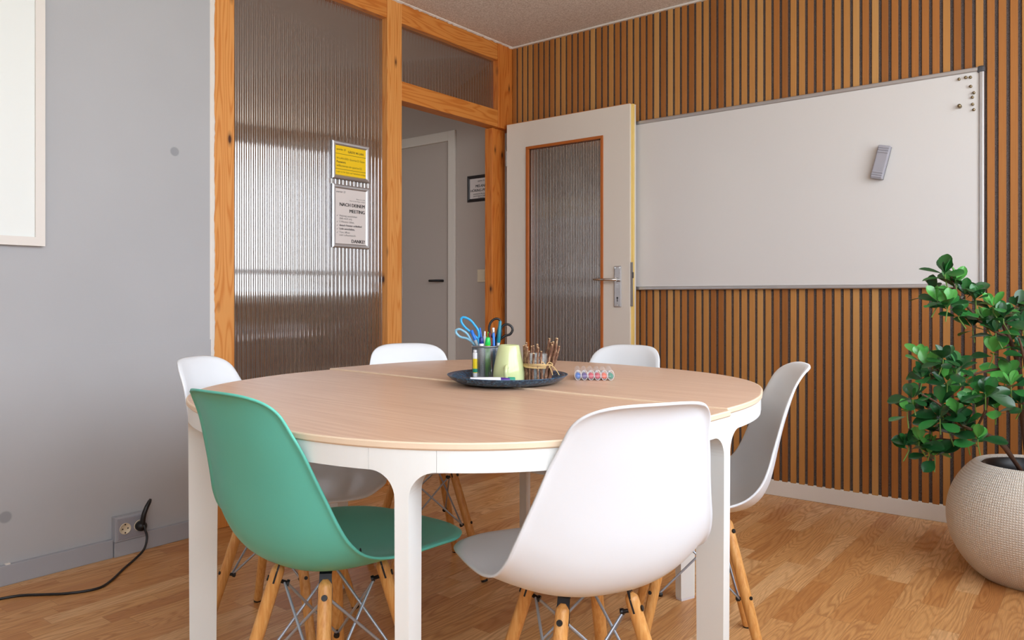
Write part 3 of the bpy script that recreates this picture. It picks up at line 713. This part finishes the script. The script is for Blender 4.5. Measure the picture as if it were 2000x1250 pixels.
def shell_mesh(name, k_=1., dz=0.):
    nv, nu, p = 90, 37, 2.4
    m_ = len(ROWS); D = []; S = [0.]
    for a in range(401):
        t = a*(m_-1)/400; i = min(int(t), m_-2); u = t-i; r = []
        for k in range(5):
            p0, p1, p2, p3 = (ROWS[j][k] for j in (max(i-1, 0), i, i+1, min(i+2, m_-1)))
            r.append(.5*((2*p1)+(-p0+p2)*u+(2*p0-5*p1+4*p2-p3)*u*u+(-p0+3*p1-3*p2+p3)*u**3))
        D.append(r)
        if a: S.append(S[-1]+math.hypot(D[-1][0]-D[-2][0], D[-1][1]-D[-2][1]))
    def row(f):
        s_ = max(0, min(1, f))*S[-1]; lo, hi = 0, 400
        while hi-lo > 1:
            md = (lo+hi)//2
            if S[md] <= s_: lo = md
            else: hi = md
        g = (s_-S[lo])/max(S[hi]-S[lo], 1e-9); return [D[lo][k]+(D[hi][k]-D[lo][k])*g for k in range(5)]
    V = []
    for i in range(nv):
        b = -1+2*i/(nv-1); b = math.sin(b*PI/2*.8)/math.sin(PI/2*.8)
        for j in range(nu):
            a = math.sin((-1+2*j/(nu-1))*PI/2*.86)/math.sin(PI/2*.86)
            b0 = .78 if b > 0 else .72; be = max(0, (abs(b)-b0)/(1-b0)); a2, b2 = a, b
            if be > 0 and abs(a) > 0:
                m = max(abs(a), be); n_ = 2.9; t = ((abs(a)/m)**n_+(be/m)**n_)**(-1/n_)
                a2 = a*t; b2 = math.copysign(b0+be*t*(1-b0), b)
            cy, cz, hw, ey, ez = row((b2+1)/2); k = abs(a2)**p
            V.append(Vector((hw*a2, cy+(ey-cy)*k, cz+(ez-cz)*k)))
    F = [(i*nu+j, i*nu+j+1, (i+1)*nu+j+1, (i+1)*nu+j) for i in range(nv-1) for j in range(nu-1)]
    bm = bmesh.new(); vs = [bm.verts.new(v) for v in V]; [bm.faces.new([vs[i] for i in f]) for f in F]
    bm.normal_update(); bmesh.ops.recalc_face_normals(bm, faces=bm.faces)
    bm.verts.ensure_lookup_table(); c = bm.verts[(nv//4)*nu+nu//2]
    if c.normal.z < 0: bmesh.ops.reverse_faces(bm, faces=bm.faces)     # normals point to the sitter
    bm.normal_update()
    # rolled lip: the outermost centimetre bends away from the sitter
    B = [v.co.copy() for v in bm.verts if v.is_boundary]
    new = {}
    for v in bm.verts:
        d = min((v.co-b).length for b in B)
        if d < .016: new[v] = v.co - v.normal*.0060*(1-d/.016)**1.6
    for v, co in new.items(): v.co = co
    bm.normal_update()
    # thickness
    top = bm.verts[:]; nrm = {v: v.normal.copy() for v in top}
    geo = bmesh.ops.duplicate(bm, geom=bm.faces[:]); vm = geo['vert_map']
    for v in top: vm[v].co = v.co - nrm[v]*.0048
    df = [f for f in geo['geom'] if isinstance(f, bmesh.types.BMFace)]; bmesh.ops.reverse_faces(bm, faces=df)
    bm.edges.ensure_lookup_table()
    for e in [e for e in bm.edges if e.is_boundary and e.verts[0] in nrm]:
        a, b = e.verts; bm.faces.new((a, b, vm[b], vm[a]))
    bmesh.ops.recalc_face_normals(bm, faces=bm.faces)
    for v in bm.verts: v.co = v.co*k_; v.co.z += dz
    me = bpy.data.meshes.new(name); bm.to_mesh(me); bm.free(); me.polygons.foreach_set('use_smooth', [True]*len(me.polygons)); me.update()
    return me
TXL, FXL = .073, .160
def chair(name, k_=1., dz=0.):
    r = empty(name)
    o = link('seat_shell', shell_mesh('seat_shell', k_, dz), M['shell_w'], r)
    tops = []; dirs = []
    legs_pos = [(-1, -1), (1, -1), (1, 1), (-1, 1)]
    for (sx_, sy_) in legs_pos:
        t = Vector((sx_*TXL, sy_*TXL-.004, .372*k_+dz)); b = Vector((sx_*FXL, sy_*FXL-.004, .004)); d = (b-t).normalized()
        q = MB(); q.tube([t+Vector((0,0,.003))-d*.003, t-d*.001, t+d*.004, t+d*.010, t+(b-t)*.5, b-d*.004], [.005, .0095, .0128, .0136, .0140, .0118], 18)
        lg = q.build('leg', M['leg'], r)
        q = MB(); q.tube([b-d*.006, b+d*.0035], .0115, 14); gz = q.build('foot_glide', M['black'], lg)
        outw = Vector((sx_, sy_, 0)).normalized(); ax = (outw - d*outw.dot(d)).normalized()
        for fr, r_ in ((.028, .0062), ((b-t).length*.5, .0052)):
            c = t+d*fr; q = MB(); q.tube([c-ax*.0300, c-ax*.0240, c-ax*.0239, c+ax*.0128, c+ax*.0129, c+ax*.0158], [.0066, .0066, .0040, .0040, r_, r_*.9], 12); q.build('bolt', M['black'], lg)
        # steel strap bent from under the shell into the slot of the leg
        side = Vector((0, 0, 1)).cross(outw).normalized()
        P = [t+d*.032, t+d*.012, t-d*.002, t-outw*.004+Vector((0, 0, .014)), t-outw*.020+Vector((0, 0, .022)), t-outw*.045+Vector((0, 0, .024))]
        V = []; F = []
        for i, p in enumerate(P):
            tt = (P[min(i+1, 5)]-P[max(i-1, 0)]).normalized(); nn = tt.cross(side).normalized()*.0019; hw_ = .0118 if i > 1 else .0139
            V += [p-side*hw_-nn, p+side*hw_-nn, p+side*hw_+nn, p-side*hw_+nn]
        for i in range(5):
            for k in range(4): F.append((4*i+k, 4*i+(k+1) % 4, 4*i+4+(k+1) % 4, 4*i+4+k))
        F += [(0, 1, 2, 3), (20, 21, 22, 23)]
        mesh('bracket', V, F, M['black_st'], r)
        tops.append((t+d*.028-ax*.022, t+(b-t)*.50-ax*.022))
    for i in range(4):
        j = (i+1) % 4; q = MB()
        ctr = (tops[i][0]+tops[j][1]+tops[j][0]+tops[i][1])/4; nrm = Vector((ctr.x, ctr.y, 0)).normalized()*.0022
        q.tube([tops[i][0]+nrm, tops[j][1]+nrm], .0030, 8); q.build('wire_brace', M['steel'], r); q = MB(); q.tube([tops[j][0]-nrm, tops[i][1]-nrm], .0030, 8); q.build('wire_brace', M['steel'], r)
    # two cross members under the seat carry the straps
    q = MB()
    zu = .3875*k_+dz
    for s in (-1, 1): q.bbox(-.055, .055, s*.052-.010-.004, s*.052+.010-.004, zu, zu+.004, b=.001)
    q.bbox(-.010, .010, -.06, .05, zu+.0005, zu+.0037, b=.001)
    q.build('under_frame', M['black_st'], r)
    return r
def copy_tree(o, parent=None):
    c = o.copy(); COL.objects.link(c); c.parent = parent
    for ch in list(o.children): copy_tree(ch, c)
    return c
CH = [(1.6277, -2.6675, .0189, 'mint green shell chair with wooden dowel legs, front left of table', 'g'),
      (2.0605, -2.4008, 1.0635, 'white shell chair nearest the camera with its back towards us, front right of table', 'w'),
      (1.0072, -2.3457, -1.0552, 'white shell chair beside the grey wall, left of table behind the green chair', 'w'),
      (2.0007, -1.7409, 2.0925, 'white shell chair seen side-on at right end of table before slatted wall', 'w'),
      (1.021, -1.780, -2.0911, 'white shell chair across the table in front of the doorway post', 'w'),
      (1.4894, -1.4784, -3.193, 'white shell chair across the table in front of the open door', 'w')]
proto = chair('shell_chair')
chairs = [chair('shell_chair', .945, .0525), chair('shell_chair', .99, .0096), proto]
for k in range(3): chairs.append(copy_tree(proto))
for o, (x, y, a, lb, cc) in zip(chairs, CH):
    o.location = (x, y, 0); o.rotation_euler = (0, 0, a); tag(o, lb, 'chair', 'shell chairs around the table')
    if cc == 'g':
        for ch in o.children:
            if ch.name.startswith('seat_shell'):
                ch.data = ch.data.copy(); ch.data.materials[0] = M['shell_g']; ch['label'] = 'mint green moulded seat shell'

# ------------------------------------------------------------------ tray and the things on the table
TS = 1.03
at0 = at
def at(u, d): return at0(u, d*TS)     # the table top carries everything below
tx, ty = at(991, 2.05)
q = MB(); z0 = TZ+LIFT
q.lathe([(0, .0015), (.100, .0015), (.105, .0), (.110, .0), (.114, .0022), (.134, .0042), (.150, .0128), (.160, .0222), (.1612, .0238), (.1595, .0243), (.148, .0160), (.137, .0078), (.130, .0058), (.112, .0056), (.0, .0056)], 72, (0, 0, 0))
tray = q.build('tray', M['tray']); tray.scale = (TS, TS, TS); tray.location = (tx, ty, z0+.0002); tag(tray, 'round dark blue glazed tray in the middle of the table', 'tray')
TB = z0+.0061
# wire mesh pen cup
cx_, cy_ = at(949, 2.128); CR, CHh = .0375, .088
cup = empty('pen_cup', (cx_, cy_, TB)); cup.scale = (TS,)*3; tag(cup, 'silver wire mesh pen cup standing on the blue tray', 'pen cup')
q = MB(); q.lathe([(CR-.0012, CHh-.003), (CR+.0018, CHh-.003), (CR+.0022, CHh), (CR+.0008, CHh+.002), (CR-.0012, CHh+.001), (CR-.0012, CHh-.003)], 48); q.build('rim_ring', M['mesh'], cup)
q = MB(); q.lathe([(0, .0), (CR+.001, .0), (CR+.001, .004), (CR-.001, .004), (0, .0015)], 40); q.build('cup_base', M['mesh'], cup)
q = MB(); nw = 84
for s in (1, -1):
    for k in range(nw):
        pts = []
        for j in range(9):
            f = j/8; a = 2*PI*k/nw + s*f*CHh*.95/CR*.75; rr = CR+s*.00025; pts.append((rr*math.cos(a), rr*math.sin(a), .003+f*(CHh-.005)))
        q.tube(pts, .00042, 4, caps=False, sm=False)
q.build('mesh_wall', M['mesh'], cup)
def hw(u, d, z): x, y = at(u, d); return Vector((x, y, z))
def vz(v, d): return .955-(v-580)/1498*d*TS          # height seen at picture row v at depth d
def px(u, v, d): x, y = at(u, d); return Vector((x, y, vz(v, d)))
def stick(name, a, b, segs, label, cat, group='pens and tools in the mesh cup', n=14):
    """a bottom, b top; segs: (name, f0, f1, r0, r1, mat)"""
    r = empty(name, a); tag(r, label, cat, group); d = b-a
    for (nm, f0, f1, r0, r1, m) in segs:
        q = MB(); p0, p1 = d*f0, d*f1; e = (p1-p0).normalized()*min(.0012, (p1-p0).length*.2)
        q.tube([p0, p0+e*.3, p0+e, p1-e, p1-e*.3, p1], [r0*.6, r0*.92, r0, r1, r1*.9, r1*.55], n); q.build(nm, m, r)
    return r
zb_ = TB+.004
def inside(u, d=2.128): x, y = at(u, d); return Vector((x, y, zb_+.001))
# standing pens: bottom point inside the cup, top point from the picture
stick('marker_pen', inside(956, 2.118), px(920.5, 645, 2.135), [('barrel', 0, .80, .0042, .0042, M['lgrey']), ('pen_cap', .78, 1, .0052, .0048, M['blue'])], 'leaning grey pen with bright blue cap over the blue scissors', 'pen')
stick('ballpoint_pen', inside(952, 2.150), px(937, 640, 2.160), [('barrel', 0, 1, .0036, .0030, M['blue'])], 'thin plain blue pen behind the larger blue scissor loop', 'pen')
stick('whiteboard_marker', inside(942, 2.104), px(940, 659, 2.104), [('barrel', 0, .85, .0064, .0064, M['wplas']), ('pen_cap', .84, 1, .0068, .0058, M['navy'])], 'short white marker with dark navy end in the cup front', 'marker')
stick('gel_pen', inside(944, 2.128), px(947, 647, 2.135), [('barrel', 0, .9, .0044, .0040, M['lgrey']), ('push_button', .9, 1, .0026, .0022, M['wplas'])], 'pen with white grey push button between navy marker and lime pen', 'pen')
stick('highlighter', inside(951, 2.108), px(953, 659, 2.108), [('barrel', 0, .84, .0050, .0078, M['lime']), ('pen_cap', .80, 1, .0086, .0062, M['green'])], 'fat neon green highlighter standing in the mesh cup', 'highlighter')
stick('ballpoint_pen', inside(957, 2.140), px(953.5, 648, 2.150), [('barrel', 0, .9, .0040, .0034, M['lime']), ('push_button', .9, 1, .0022, .0022, M['lime'])], 'thin lime green pen behind the neon highlighter', 'pen')
stick('ballpoint_pen', inside(965, 2.135), px(956, 650, 2.145), [('barrel', 0, 1, .0042, .0034, M['red'])], 'dark red pen between the highlighter and the blue pencil', 'pen')
stick('pencil', inside(966, 2.118), px(963.5, 640, 2.120), [('pencil_body', 0, .90, .0038, .0038, M['blue']), ('ferrule', .89, .96, .0040, .0040, M['alu']), ('eraser_tip', .955, 1, .0036, .0034, M['wplas'])], 'blue pencil with silver ferrule and white eraser tip', 'pencil')
stick('brush_pen', inside(968, 2.130), px(977, 627, 2.135), [('barrel', 0, .62, .0040, .0046, M['lgrey']), ('pen_cap', .60, 1, .0056, .0044, M['teal'])], 'tall grey pen with long teal cap beside black scissors', 'pen')
gs = stick('glue_stick', Vector((*at(929.5, 2.106), zb_)), px(929.5, 683, 2.106), [('tube', 0, .9, .0088, .0088, M['wplas']), ('lid', .9, 1, .0080, .0070, M['wplas'])], 'glue stick with yellow label inside left of the mesh cup', 'glue stick', n=20)
q = MB(); q.tube([(0, 0, .012), (0, 0, .052)], .0091, 20); q.build('yellow_label', M['glue'], gs)
q = MB(); q.tube([(0, 0, .014), (0, 0, .024)], .0093, 20); q.build('green_logo_band', M['tgreen'], gs)
# scissors
def scissors(name, pivot, tipa, tipb, loops, m, m2, label):
    r = empty(name, pivot); tag(r, label, 'scissors')
    for k, (loop, tip) in enumerate(zip(loops, (tipa, tipb))):
        L = [Vector(p)-pivot for p in loop]
        q = MB(); q.tube(smooth_pts(L+[L[0]], 6)[:-1], .0036, 10, closed=True); q.tube([L[0], L[0]*.35, Vector((0, 0, 0))], [.0038, .0042, .0048], 10); q.build('handle', m if k == 0 else m2, r)
        t = Vector(tip)-pivot; s = Vector((RT.x, RT.y, 0)); dn = Vector((FW.x, FW.y, 0))*.0008*(1 if k else -1)
        V = [s*.005+dn*.2, -s*.005+dn*.2, s*.005+dn*2.2, -s*.005+dn*2.2, t+dn*.2, t+dn*2.2]
        mesh('blade', V, [(0, 1, 3, 2), (0, 2, 5, 4), (1, 4, 5, 3), (0, 4, 1), (2, 3, 5)], M['chrome'], r)
    return r
d = 2.142
big = [px(u, v, d) for u, v in ((933, 662), (921, 650), (909, 640), (901.5, 630), (901, 622), (907, 620), (918, 625), (927, 635), (934, 646), (935.5, 657))]
sml = [px(u, v, d-.006) for u, v in ((921, 667), (911, 661), (899, 658), (891.5, 651), (891, 645), (897, 643), (904, 646), (913, 653))]
scissors('scissors', px(937, 684, d), hw(951, 2.13, zb_+.003), hw(955, 2.13, zb_+.003), (big, sml), M['cyan'], M['cyan2'], 'sky blue scissors with two loops up leaning left in pen cup')
d = 2.150
big = [px(u, v, d) for u, v in ((969, 662), (960, 656), (955.5, 645), (957, 633), (963, 625), (970, 622.5), (976, 625), (977, 632), (973, 645))]
sml = [px(u, v, d-.006) for u, v in ((976, 664), (979, 651), (979, 642), (984, 635), (992, 633.5), (999, 638), (1001, 645), (996, 653), (986, 656))]
scissors('scissors', px(970, 688, d), hw(958, 2.14, zb_+.003), hw(962, 2.14, zb_+.003), (big, sml), M['black'], M['black'], 'black scissors with two loops up at right side of pen cup')
# upturned mug
mx, my = at(994, 2.062)
mug = empty('mug', (mx, my, TB)); mug.scale = (TS,)*3; tag(mug, 'pale green glazed mug standing upside down on the tray', 'mug')
q = MB(); q.lathe([(.0400, .004), (.0405, .0), (.0425, .0), (.0430, .004), (.0426, .020), (.0405, .038), (.0362, .058), (.0315, .078), (.0278, .0925), (.0262, .0950), (.0240, .0952), (.0225, .0940), (0, .0935)], 48); q.build('mug_body', M['mug'], mug)
hd = Vector((-FW.x, -FW.y, 0)).normalized(); hd = (hd*.98-Vector((RT.x, RT.y, 0))*.12).normalized()
q = MB(); q.tube(smooth_pts([hd*.0405+Vector((0, 0, .038)), hd*.052+Vector((0, 0, .040)), hd*.062+Vector((0, 0, .034)), hd*.064+Vector((0, 0, .022)), hd*.058+Vector((0, 0, .010)), hd*.042+Vector((0, 0, .006))], 6), .0052, 12, flat=1.25); q.build('handle', M['mug'], mug)
# twig bundle round a glass jar
wx, wy = at(1050, 2.062)
tw = empty('twig_lantern', (wx, wy, TB)); tw.scale = (TS,)*3; tag(tw, 'glass jar wrapped in upright twigs tied with raffia, on the tray', 'twig decoration')
q = MB(); q.lathe([(0, .001), (.024, .001), (.026, .006), (.026, .070), (.025, .072), (.0235, .070), (.0235, .006), (0, .004)], 32); q.build('glass_jar', M['jar'], tw)
r2 = random.Random(5); NTW = 20
for k in range(NTW):
    a = 2*PI*k/NTW+r2.uniform(-.08, .08); rr = .0315+r2.uniform(0, .004); h = r2.uniform(.070, .098)
    p0 = Vector((rr*math.cos(a), rr*math.sin(a), .002))
    lean = Vector((math.cos(a), math.sin(a), 0))*r2.uniform(-.002, .009)
    side = p0.x*RT.x+p0.y*RT.y
    if side > .012: lean += Vector((RT.x, RT.y, 0))*r2.uniform(.008, .024); h = r2.uniform(.088, .112)
    p3 = p0+lean+Vector((r2.uniform(-.003, .003), r2.uniform(-.003, .003), h))
    pm = p0.lerp(p3, .35)+Vector((r2.uniform(-.0015, .0015),)*2+(0,)); pn_ = p0.lerp(p3, .7)+Vector((r2.uniform(-.002, .002), r2.uniform(-.002, .002), 0))
    ra = r2.uniform(.0029, .0042)
    q = MB(); pts = smooth_pts([p0, pm, pn_, p3], 4); rs = [ra*(1.05-.25*i/len(pts))*(1+r2.uniform(-.1, .12)) for i in range(len(pts))]
    q.tube(pts, rs, 8); e = (p3-pn_).normalized(); q.tube([p3+e*.0001, p3+e*.0012], [rs[-1]*.95, rs[-1]*.7], 8, mi=1)
    if r2.random() < .3: q.tube([pn_, pn_+Vector((r2.uniform(-.006, .006), r2.uniform(-.006, .006), .009))], [ra*.6, ra*.4], 6)
    q.build('twig', [M['bark'], M['cut']], tw)
q = MB()
for k in range(5):
    P = [((.0385+.0006*math.sin(3*a+k))*math.cos(a), (.0385+.0006*math.sin(3*a+k))*math.sin(a), .036+.0022*k+.001*math.sin(a*2+k)) for a in [2*PI*i/40 for i in range(40)]]
    q.tube(P, .0012, 6, closed=True)
fr = Vector((-FW.x, -FW.y, 0)).normalized(); rr_ = Vector((RT.x, RT.y, 0))
kn = fr*.034+rr_*.020+Vector((0, 0, .041))
for k, (a1, a2, l) in enumerate(((.5, .4, .020), (-.9, .7, .020), (.9, -.3, .030), (1.2, -.9, .024))):
    e1 = rr_*math.cos(a2)*(1 if a1 > 0 else -1)
    pts = smooth_pts([kn, kn+e1*l*.5+Vector((0, 0, .010 if k < 2 else .003)), kn+e1*l+Vector((0, 0, .004 if k < 2 else -.012)), kn+e1*l*(.5 if k < 2 else 1.25)+Vector((0, 0, -.001 if k < 2 else -.024))], 5); q.tube(pts, .0013, 6)
q.build('raffia_tie', M['raffia'], tw)
# two loose markers on the tray
def lying(name, pa, pb, r, cap, label):
    a, b = pa, pb
    return stick(name, a, b, [('barrel', 0, .78, r, r, M['wplas']), ('pen_cap', .76, 1, r*1.08, r*.95, cap)], label, 'marker', 'loose markers lying on the tray', n=16)
TBm = TB+.0078
lying('whiteboard_marker', hw(918, 1.975, TBm+.0028), hw(996, 1.988, TBm), .0068, M['purple'], 'white marker with purple cap lying at the front of the tray')
lying('whiteboard_marker', hw(927, 1.992, TBm+.0012), hw(1006, 2.010, TBm-.0005), .0068, M['tgreen'], 'white marker with green cap lying behind the purple-capped one')
# clear case of six markers
ccx, ccy = at(1161, 2.10)
case = empty('marker_case', (ccx, ccy, TZ+LIFT+.0003), ROT-.07); case.scale = (TS,)*3; tag(case, 'clear plastic case of six coloured markers lying right of the tray', 'marker case')
cols = [M['blue'], M['purple'], M['crim'], M['crim'], M['orange'], M['tgreen']]; nms = ['blue', 'purple', 'pink red', 'crimson', 'orange', 'green']
R_ = .0088; q = MB()
for k in range(6):
    x = (k-2.5)*.0180
    V = []; F = []; n = 18
    for (yy, sc_) in ((0, .86), (.004, 1.), (.128, 1.), (.132, .85)):
        for j in range(n):
            a = 2*PI*j/n; V.append((x+math.cos(a)*R_*1.06*sc_, yy, .0150+math.sin(a)*.0147*sc_))
    for i in range(3):
        for j in range(n): F.append((i*n+j, i*n+(j+1) % n, (i+1)*n+(j+1) % n, (i+1)*n+j))
    F.append(tuple(range(n))); F.append(tuple(range(3*n, 4*n))); q.add(V, F, sm=False)
q.build('clear_case', M['case'], case)
q = MB()
for k in range(6):
    x = (k-2.5)*.0180; q.tube([(x+math.cos(2*PI*j/20)*R_, .0006, .0150+math.sin(2*PI*j/20)*.0136) for j in range(20)], .0005, 6, closed=True)
q.tube([(-.045, -.0004, .0125), (.045, -.0004, .0125)], .0004, 6)
q.build('case_front_rim', M['wplas'], case)
for k in range(6):
    x = (k-2.5)*.0180
    q = MB(); q.tube([(0, .0045, 0), (0, .0075, 0), (0, .045, 0), (0, .050, 0)], [.0040, .0076, .0078, .0065], 16); 
    mk = empty('felt_tip_pen', (ccx+math.cos(ROT-.07)*x*TS, ccy+math.sin(ROT-.07)*x*TS, TZ+LIFT+.0120), ROT-.07)
    tag(mk, '%s felt-tip pen inside the clear case' % nms[k] if nms[k] not in ('pink red', 'crimson') else ('red felt-tip pen in the clear case, next to the %s one' % ('purple' if k == 2 else 'orange')), 'pen', 'felt-tip pens in the clear case')
    q.build('pen_cap', cols[k], mk); q = MB(); q.tube([(0, .050, 0), (0, .124, 0)], .0058, 14); q.build('barrel', M['wplas'], mk)

# ------------------------------------------------------------------ potted plant
at = at0; TS = 1.
PX, PY = 2.674, -.560
plant = empty('potted_plant', (PX, PY, 0)); tag(plant, 'leafy green rubber fig in white woven-textured ball pot by slatted wall', 'potted plant')
q = MB(); prof = []
for i in range(41):
    a = -PI/2+.62+(PI-.62-.72)*i/40; prof.append((.25*math.cos(a), .218+.248*math.sin(a)))
zb0 = prof[0][1]; prof = [(r, z-zb0) for r, z in prof]; rt_, zt_ = prof[-1]
prof = [(0, .001), (prof[0][0]-.01, .0005)]+prof+[(rt_-.010, zt_+.004), (rt_-.018, zt_-.002), (rt_-.02, zt_-.06)]
q.lathe(prof, 96); q.build('pot', M['pot'], plant)
q = MB(); q.lathe([(rt_-.020, zt_-.055), (rt_-.020, zt_-.012), (rt_-.026, zt_-.004), (rt_-.034, zt_-.006), (rt_-.040, zt_-.05)], 64); q.build('inner_pot', M['black'], plant)
q = MB(); q.lathe([(rt_-.030, zt_-.05), (rt_*.5, zt_-.042), (0, zt_-.040)], 40); q.build('soil', M['soil'], plant)
# stems go through points given as (picture column, row, depth)
def lp(u, v, d): return px(u, v, d)-Vector((PX, PY, 0))
base = Vector((0, 0, zt_-.05))
q = MB()
S = {}
def stemline(pts, r0, r1, m=0):
    P = smooth_pts(pts, 5); n = len(P); q.tube(P, [r0+(r1-r0)*i/(n-1) for i in range(n)], 8, mi=m)
trunk = [base, lp(1996, 800, 2.60), lp(1990, 720, 2.58), lp(1975, 670, 2.56), lp(1962, 640, 2.55), lp(1955, 610, 2.54)]
stemline(trunk, .010, .005)
stemline([base+Vector((-.01, 0, 0)), lp(1950, 862, 2.52), lp(1905, 842, 2.48), lp(1870, 826, 2.46), lp(1835, 790, 2.46), lp(1800, 770, 2.48)], .007, .003)
stemline([base+Vector((-.02, .01, 0)), lp(1960, 868, 2.56), lp(1915, 850, 2.56), lp(1870, 860, 2.56), lp(1830, 858, 2.55), lp(1800, 868, 2.55)], .006, .003)
stemline([lp(1985, 720, 2.58), lp(1940, 722, 2.56), lp(1895, 732, 2.54), lp(1850, 735, 2.52), lp(1820, 712, 2.50)], .0045, .0025)
stemline([lp(1972, 660, 2.56), lp(1930, 640, 2.54), lp(1895, 605, 2.53), lp(1870, 575, 2.52), lp(1858, 540, 2.52)], .005, .0028)
stemline([lp(1962, 640, 2.55), lp(1975, 610, 2.60), lp(1995, 590, 2.64)], .004, .0025)
stemline([base, lp(2010, 780, 2.5), lp(2000, 700, 2.44), lp(1990, 660, 2.42)], .007, .003)
stemline([base, lp(2060, 760, 2.6), lp(2090, 660, 2.62), lp(2080, 590, 2.62)], .008, .003)
stemline([lp(1905, 842, 2.48), lp(1925, 800, 2.44), lp(1930, 775, 2.42)], .004, .0025)
nodes = [(1846, 535, 2.50, 5), (1868, 556, 2.52, 6), (1830, 590, 2.50, 7), (1850, 598, 2.47, 7), (1872, 612, 2.50, 6), (1885, 578, 2.55, 6), (1822, 572, 2.55, 5), (1906, 585, 2.52, 6), (1940, 600, 2.50, 5),
    (1925, 628, 2.55, 7), (1960, 622, 2.48, 8), (1945, 650, 2.50, 7), (1985, 600, 2.62, 7), (1998, 640, 2.52, 8), (1940, 690, 2.52, 5), (1975, 668, 2.60, 6), (2005, 690, 2.50, 7), (1900, 640, 2.58, 5),
    (1842, 702, 2.46, 8), (1815, 720, 2.52, 7), (1868, 722, 2.48, 7), (1850, 745, 2.50, 6), (1800, 700, 2.56, 5), (1885, 745, 2.54, 6), (1783, 780, 2.50, 7), (1772, 806, 2.52, 5), (1800, 740, 2.5, 5), (1826, 892, 2.54, 5), (1810, 800, 2.52, 6), (1838, 790, 2.50, 6),
    (1858, 775, 2.55, 5), (1925, 770, 2.42, 8), (1905, 790, 2.46, 7), (1945, 800, 2.46, 6), (1975, 755, 2.46, 7), (1995, 790, 2.48, 7), (1965, 735, 2.55, 6), (1836, 818, 2.46, 7), (1868, 812, 2.46, 7), (1855, 840, 2.50, 6),
    (1885, 830, 2.48, 7), (1820, 838, 2.54, 6), (1795, 862, 2.54, 7), (1775, 872, 2.56, 5), (1815, 880, 2.54, 6), (1910, 858, 2.46, 5), (1890, 860, 2.50, 4), (1990, 560+70, 2.66, 6), (2020, 600, 2.6, 7), (2030, 640, 2.55, 7), (2040, 720, 2.5, 7), (2060, 780, 2.5, 7), (2080, 620, 2.62, 8), (2095, 680, 2.6, 8), (2110, 740, 2.6, 7), (2070, 580, 2.6, 7)]
mi_leaf = MB(); r3 = random.Random(12)
def leaf(o, d, up, L, W, m):
    d = d.normalized(); s = d.cross(up).normalized(); n_ = s.cross(d).normalized(); V = []; F = []
    prof = [(0, .10), (.08, .12), (.22, .42), (.42, .80), (.62, 1.0), (.80, .90), (.92, .60), (1.0, .12)]
    cur = r3.uniform(.05, .22); cup = r3.uniform(.05, .18)
    for (t, w_) in prof:
        c = o+d*L*t - n_*L*cur*t*t
        for k in (-1, -.5, 0, .5, 1): V.append(c+s*W*.5*w_*k+n_*W*cup*k*k*w_)
    for i in range(len(prof)-1):
        for k in range(4): F.append((5*i+k, 5*i+k+1, 5*i+k+6, 5*i+k+5))
    mi_leaf.add(V, F, m, True)
for (u, v, d, nl) in nodes:
    c = lp(u, v, d); young = r3.random() < .42
    # short petiole twig from below
    q.tube([c+Vector((r3.uniform(-.02, .02), r3.uniform(-.01, .02), -.05)), c+Vector((0, 0, -.015)), c], [.0022, .002, .0016], 6, mi=1)
    a0 = r3.uniform(0, 2*PI)
    for k in range(nl+4):
        a = a0+k*2.4; el = r3.uniform(-.25, .75) if k < nl-1 else r3.uniform(.9, 1.35)
        dr = Vector((math.cos(a)*math.cos(el), math.sin(a)*math.cos(el), math.sin(el))); L = r3.uniform(.046, .080)*(1 if k < nl-1 else .75)
        up = Vector((r3.uniform(-.5, .5), r3.uniform(-.5, .5)-.7, 1)); m = 2 if (young and k >= nl-2) else (1 if r3.random() < .35 else 0)
        leaf(c+dr*.006-Vector((0, 0, .012*(k < nl//2))), dr, up, L, L*r3.uniform(.50, .64), m)
# the single large leaf standing at the very top
leaf(lp(1845, 536, 2.50), Vector((0, -.12, 1)), Vector((-.55, -.8, .1)), .066, .060, 1)
leaf(lp(1842, 535, 2.50), Vector((-1, -.2, .36)), Vector((-.2, -.5, 1)), .072, .026, 0)
q.build('stem', [M['stem'], M['twig']], plant)
fo = mi_leaf.build('foliage', [M['leaf_d'], M['leaf_m'], M['leaf_y']], plant, fix=False)
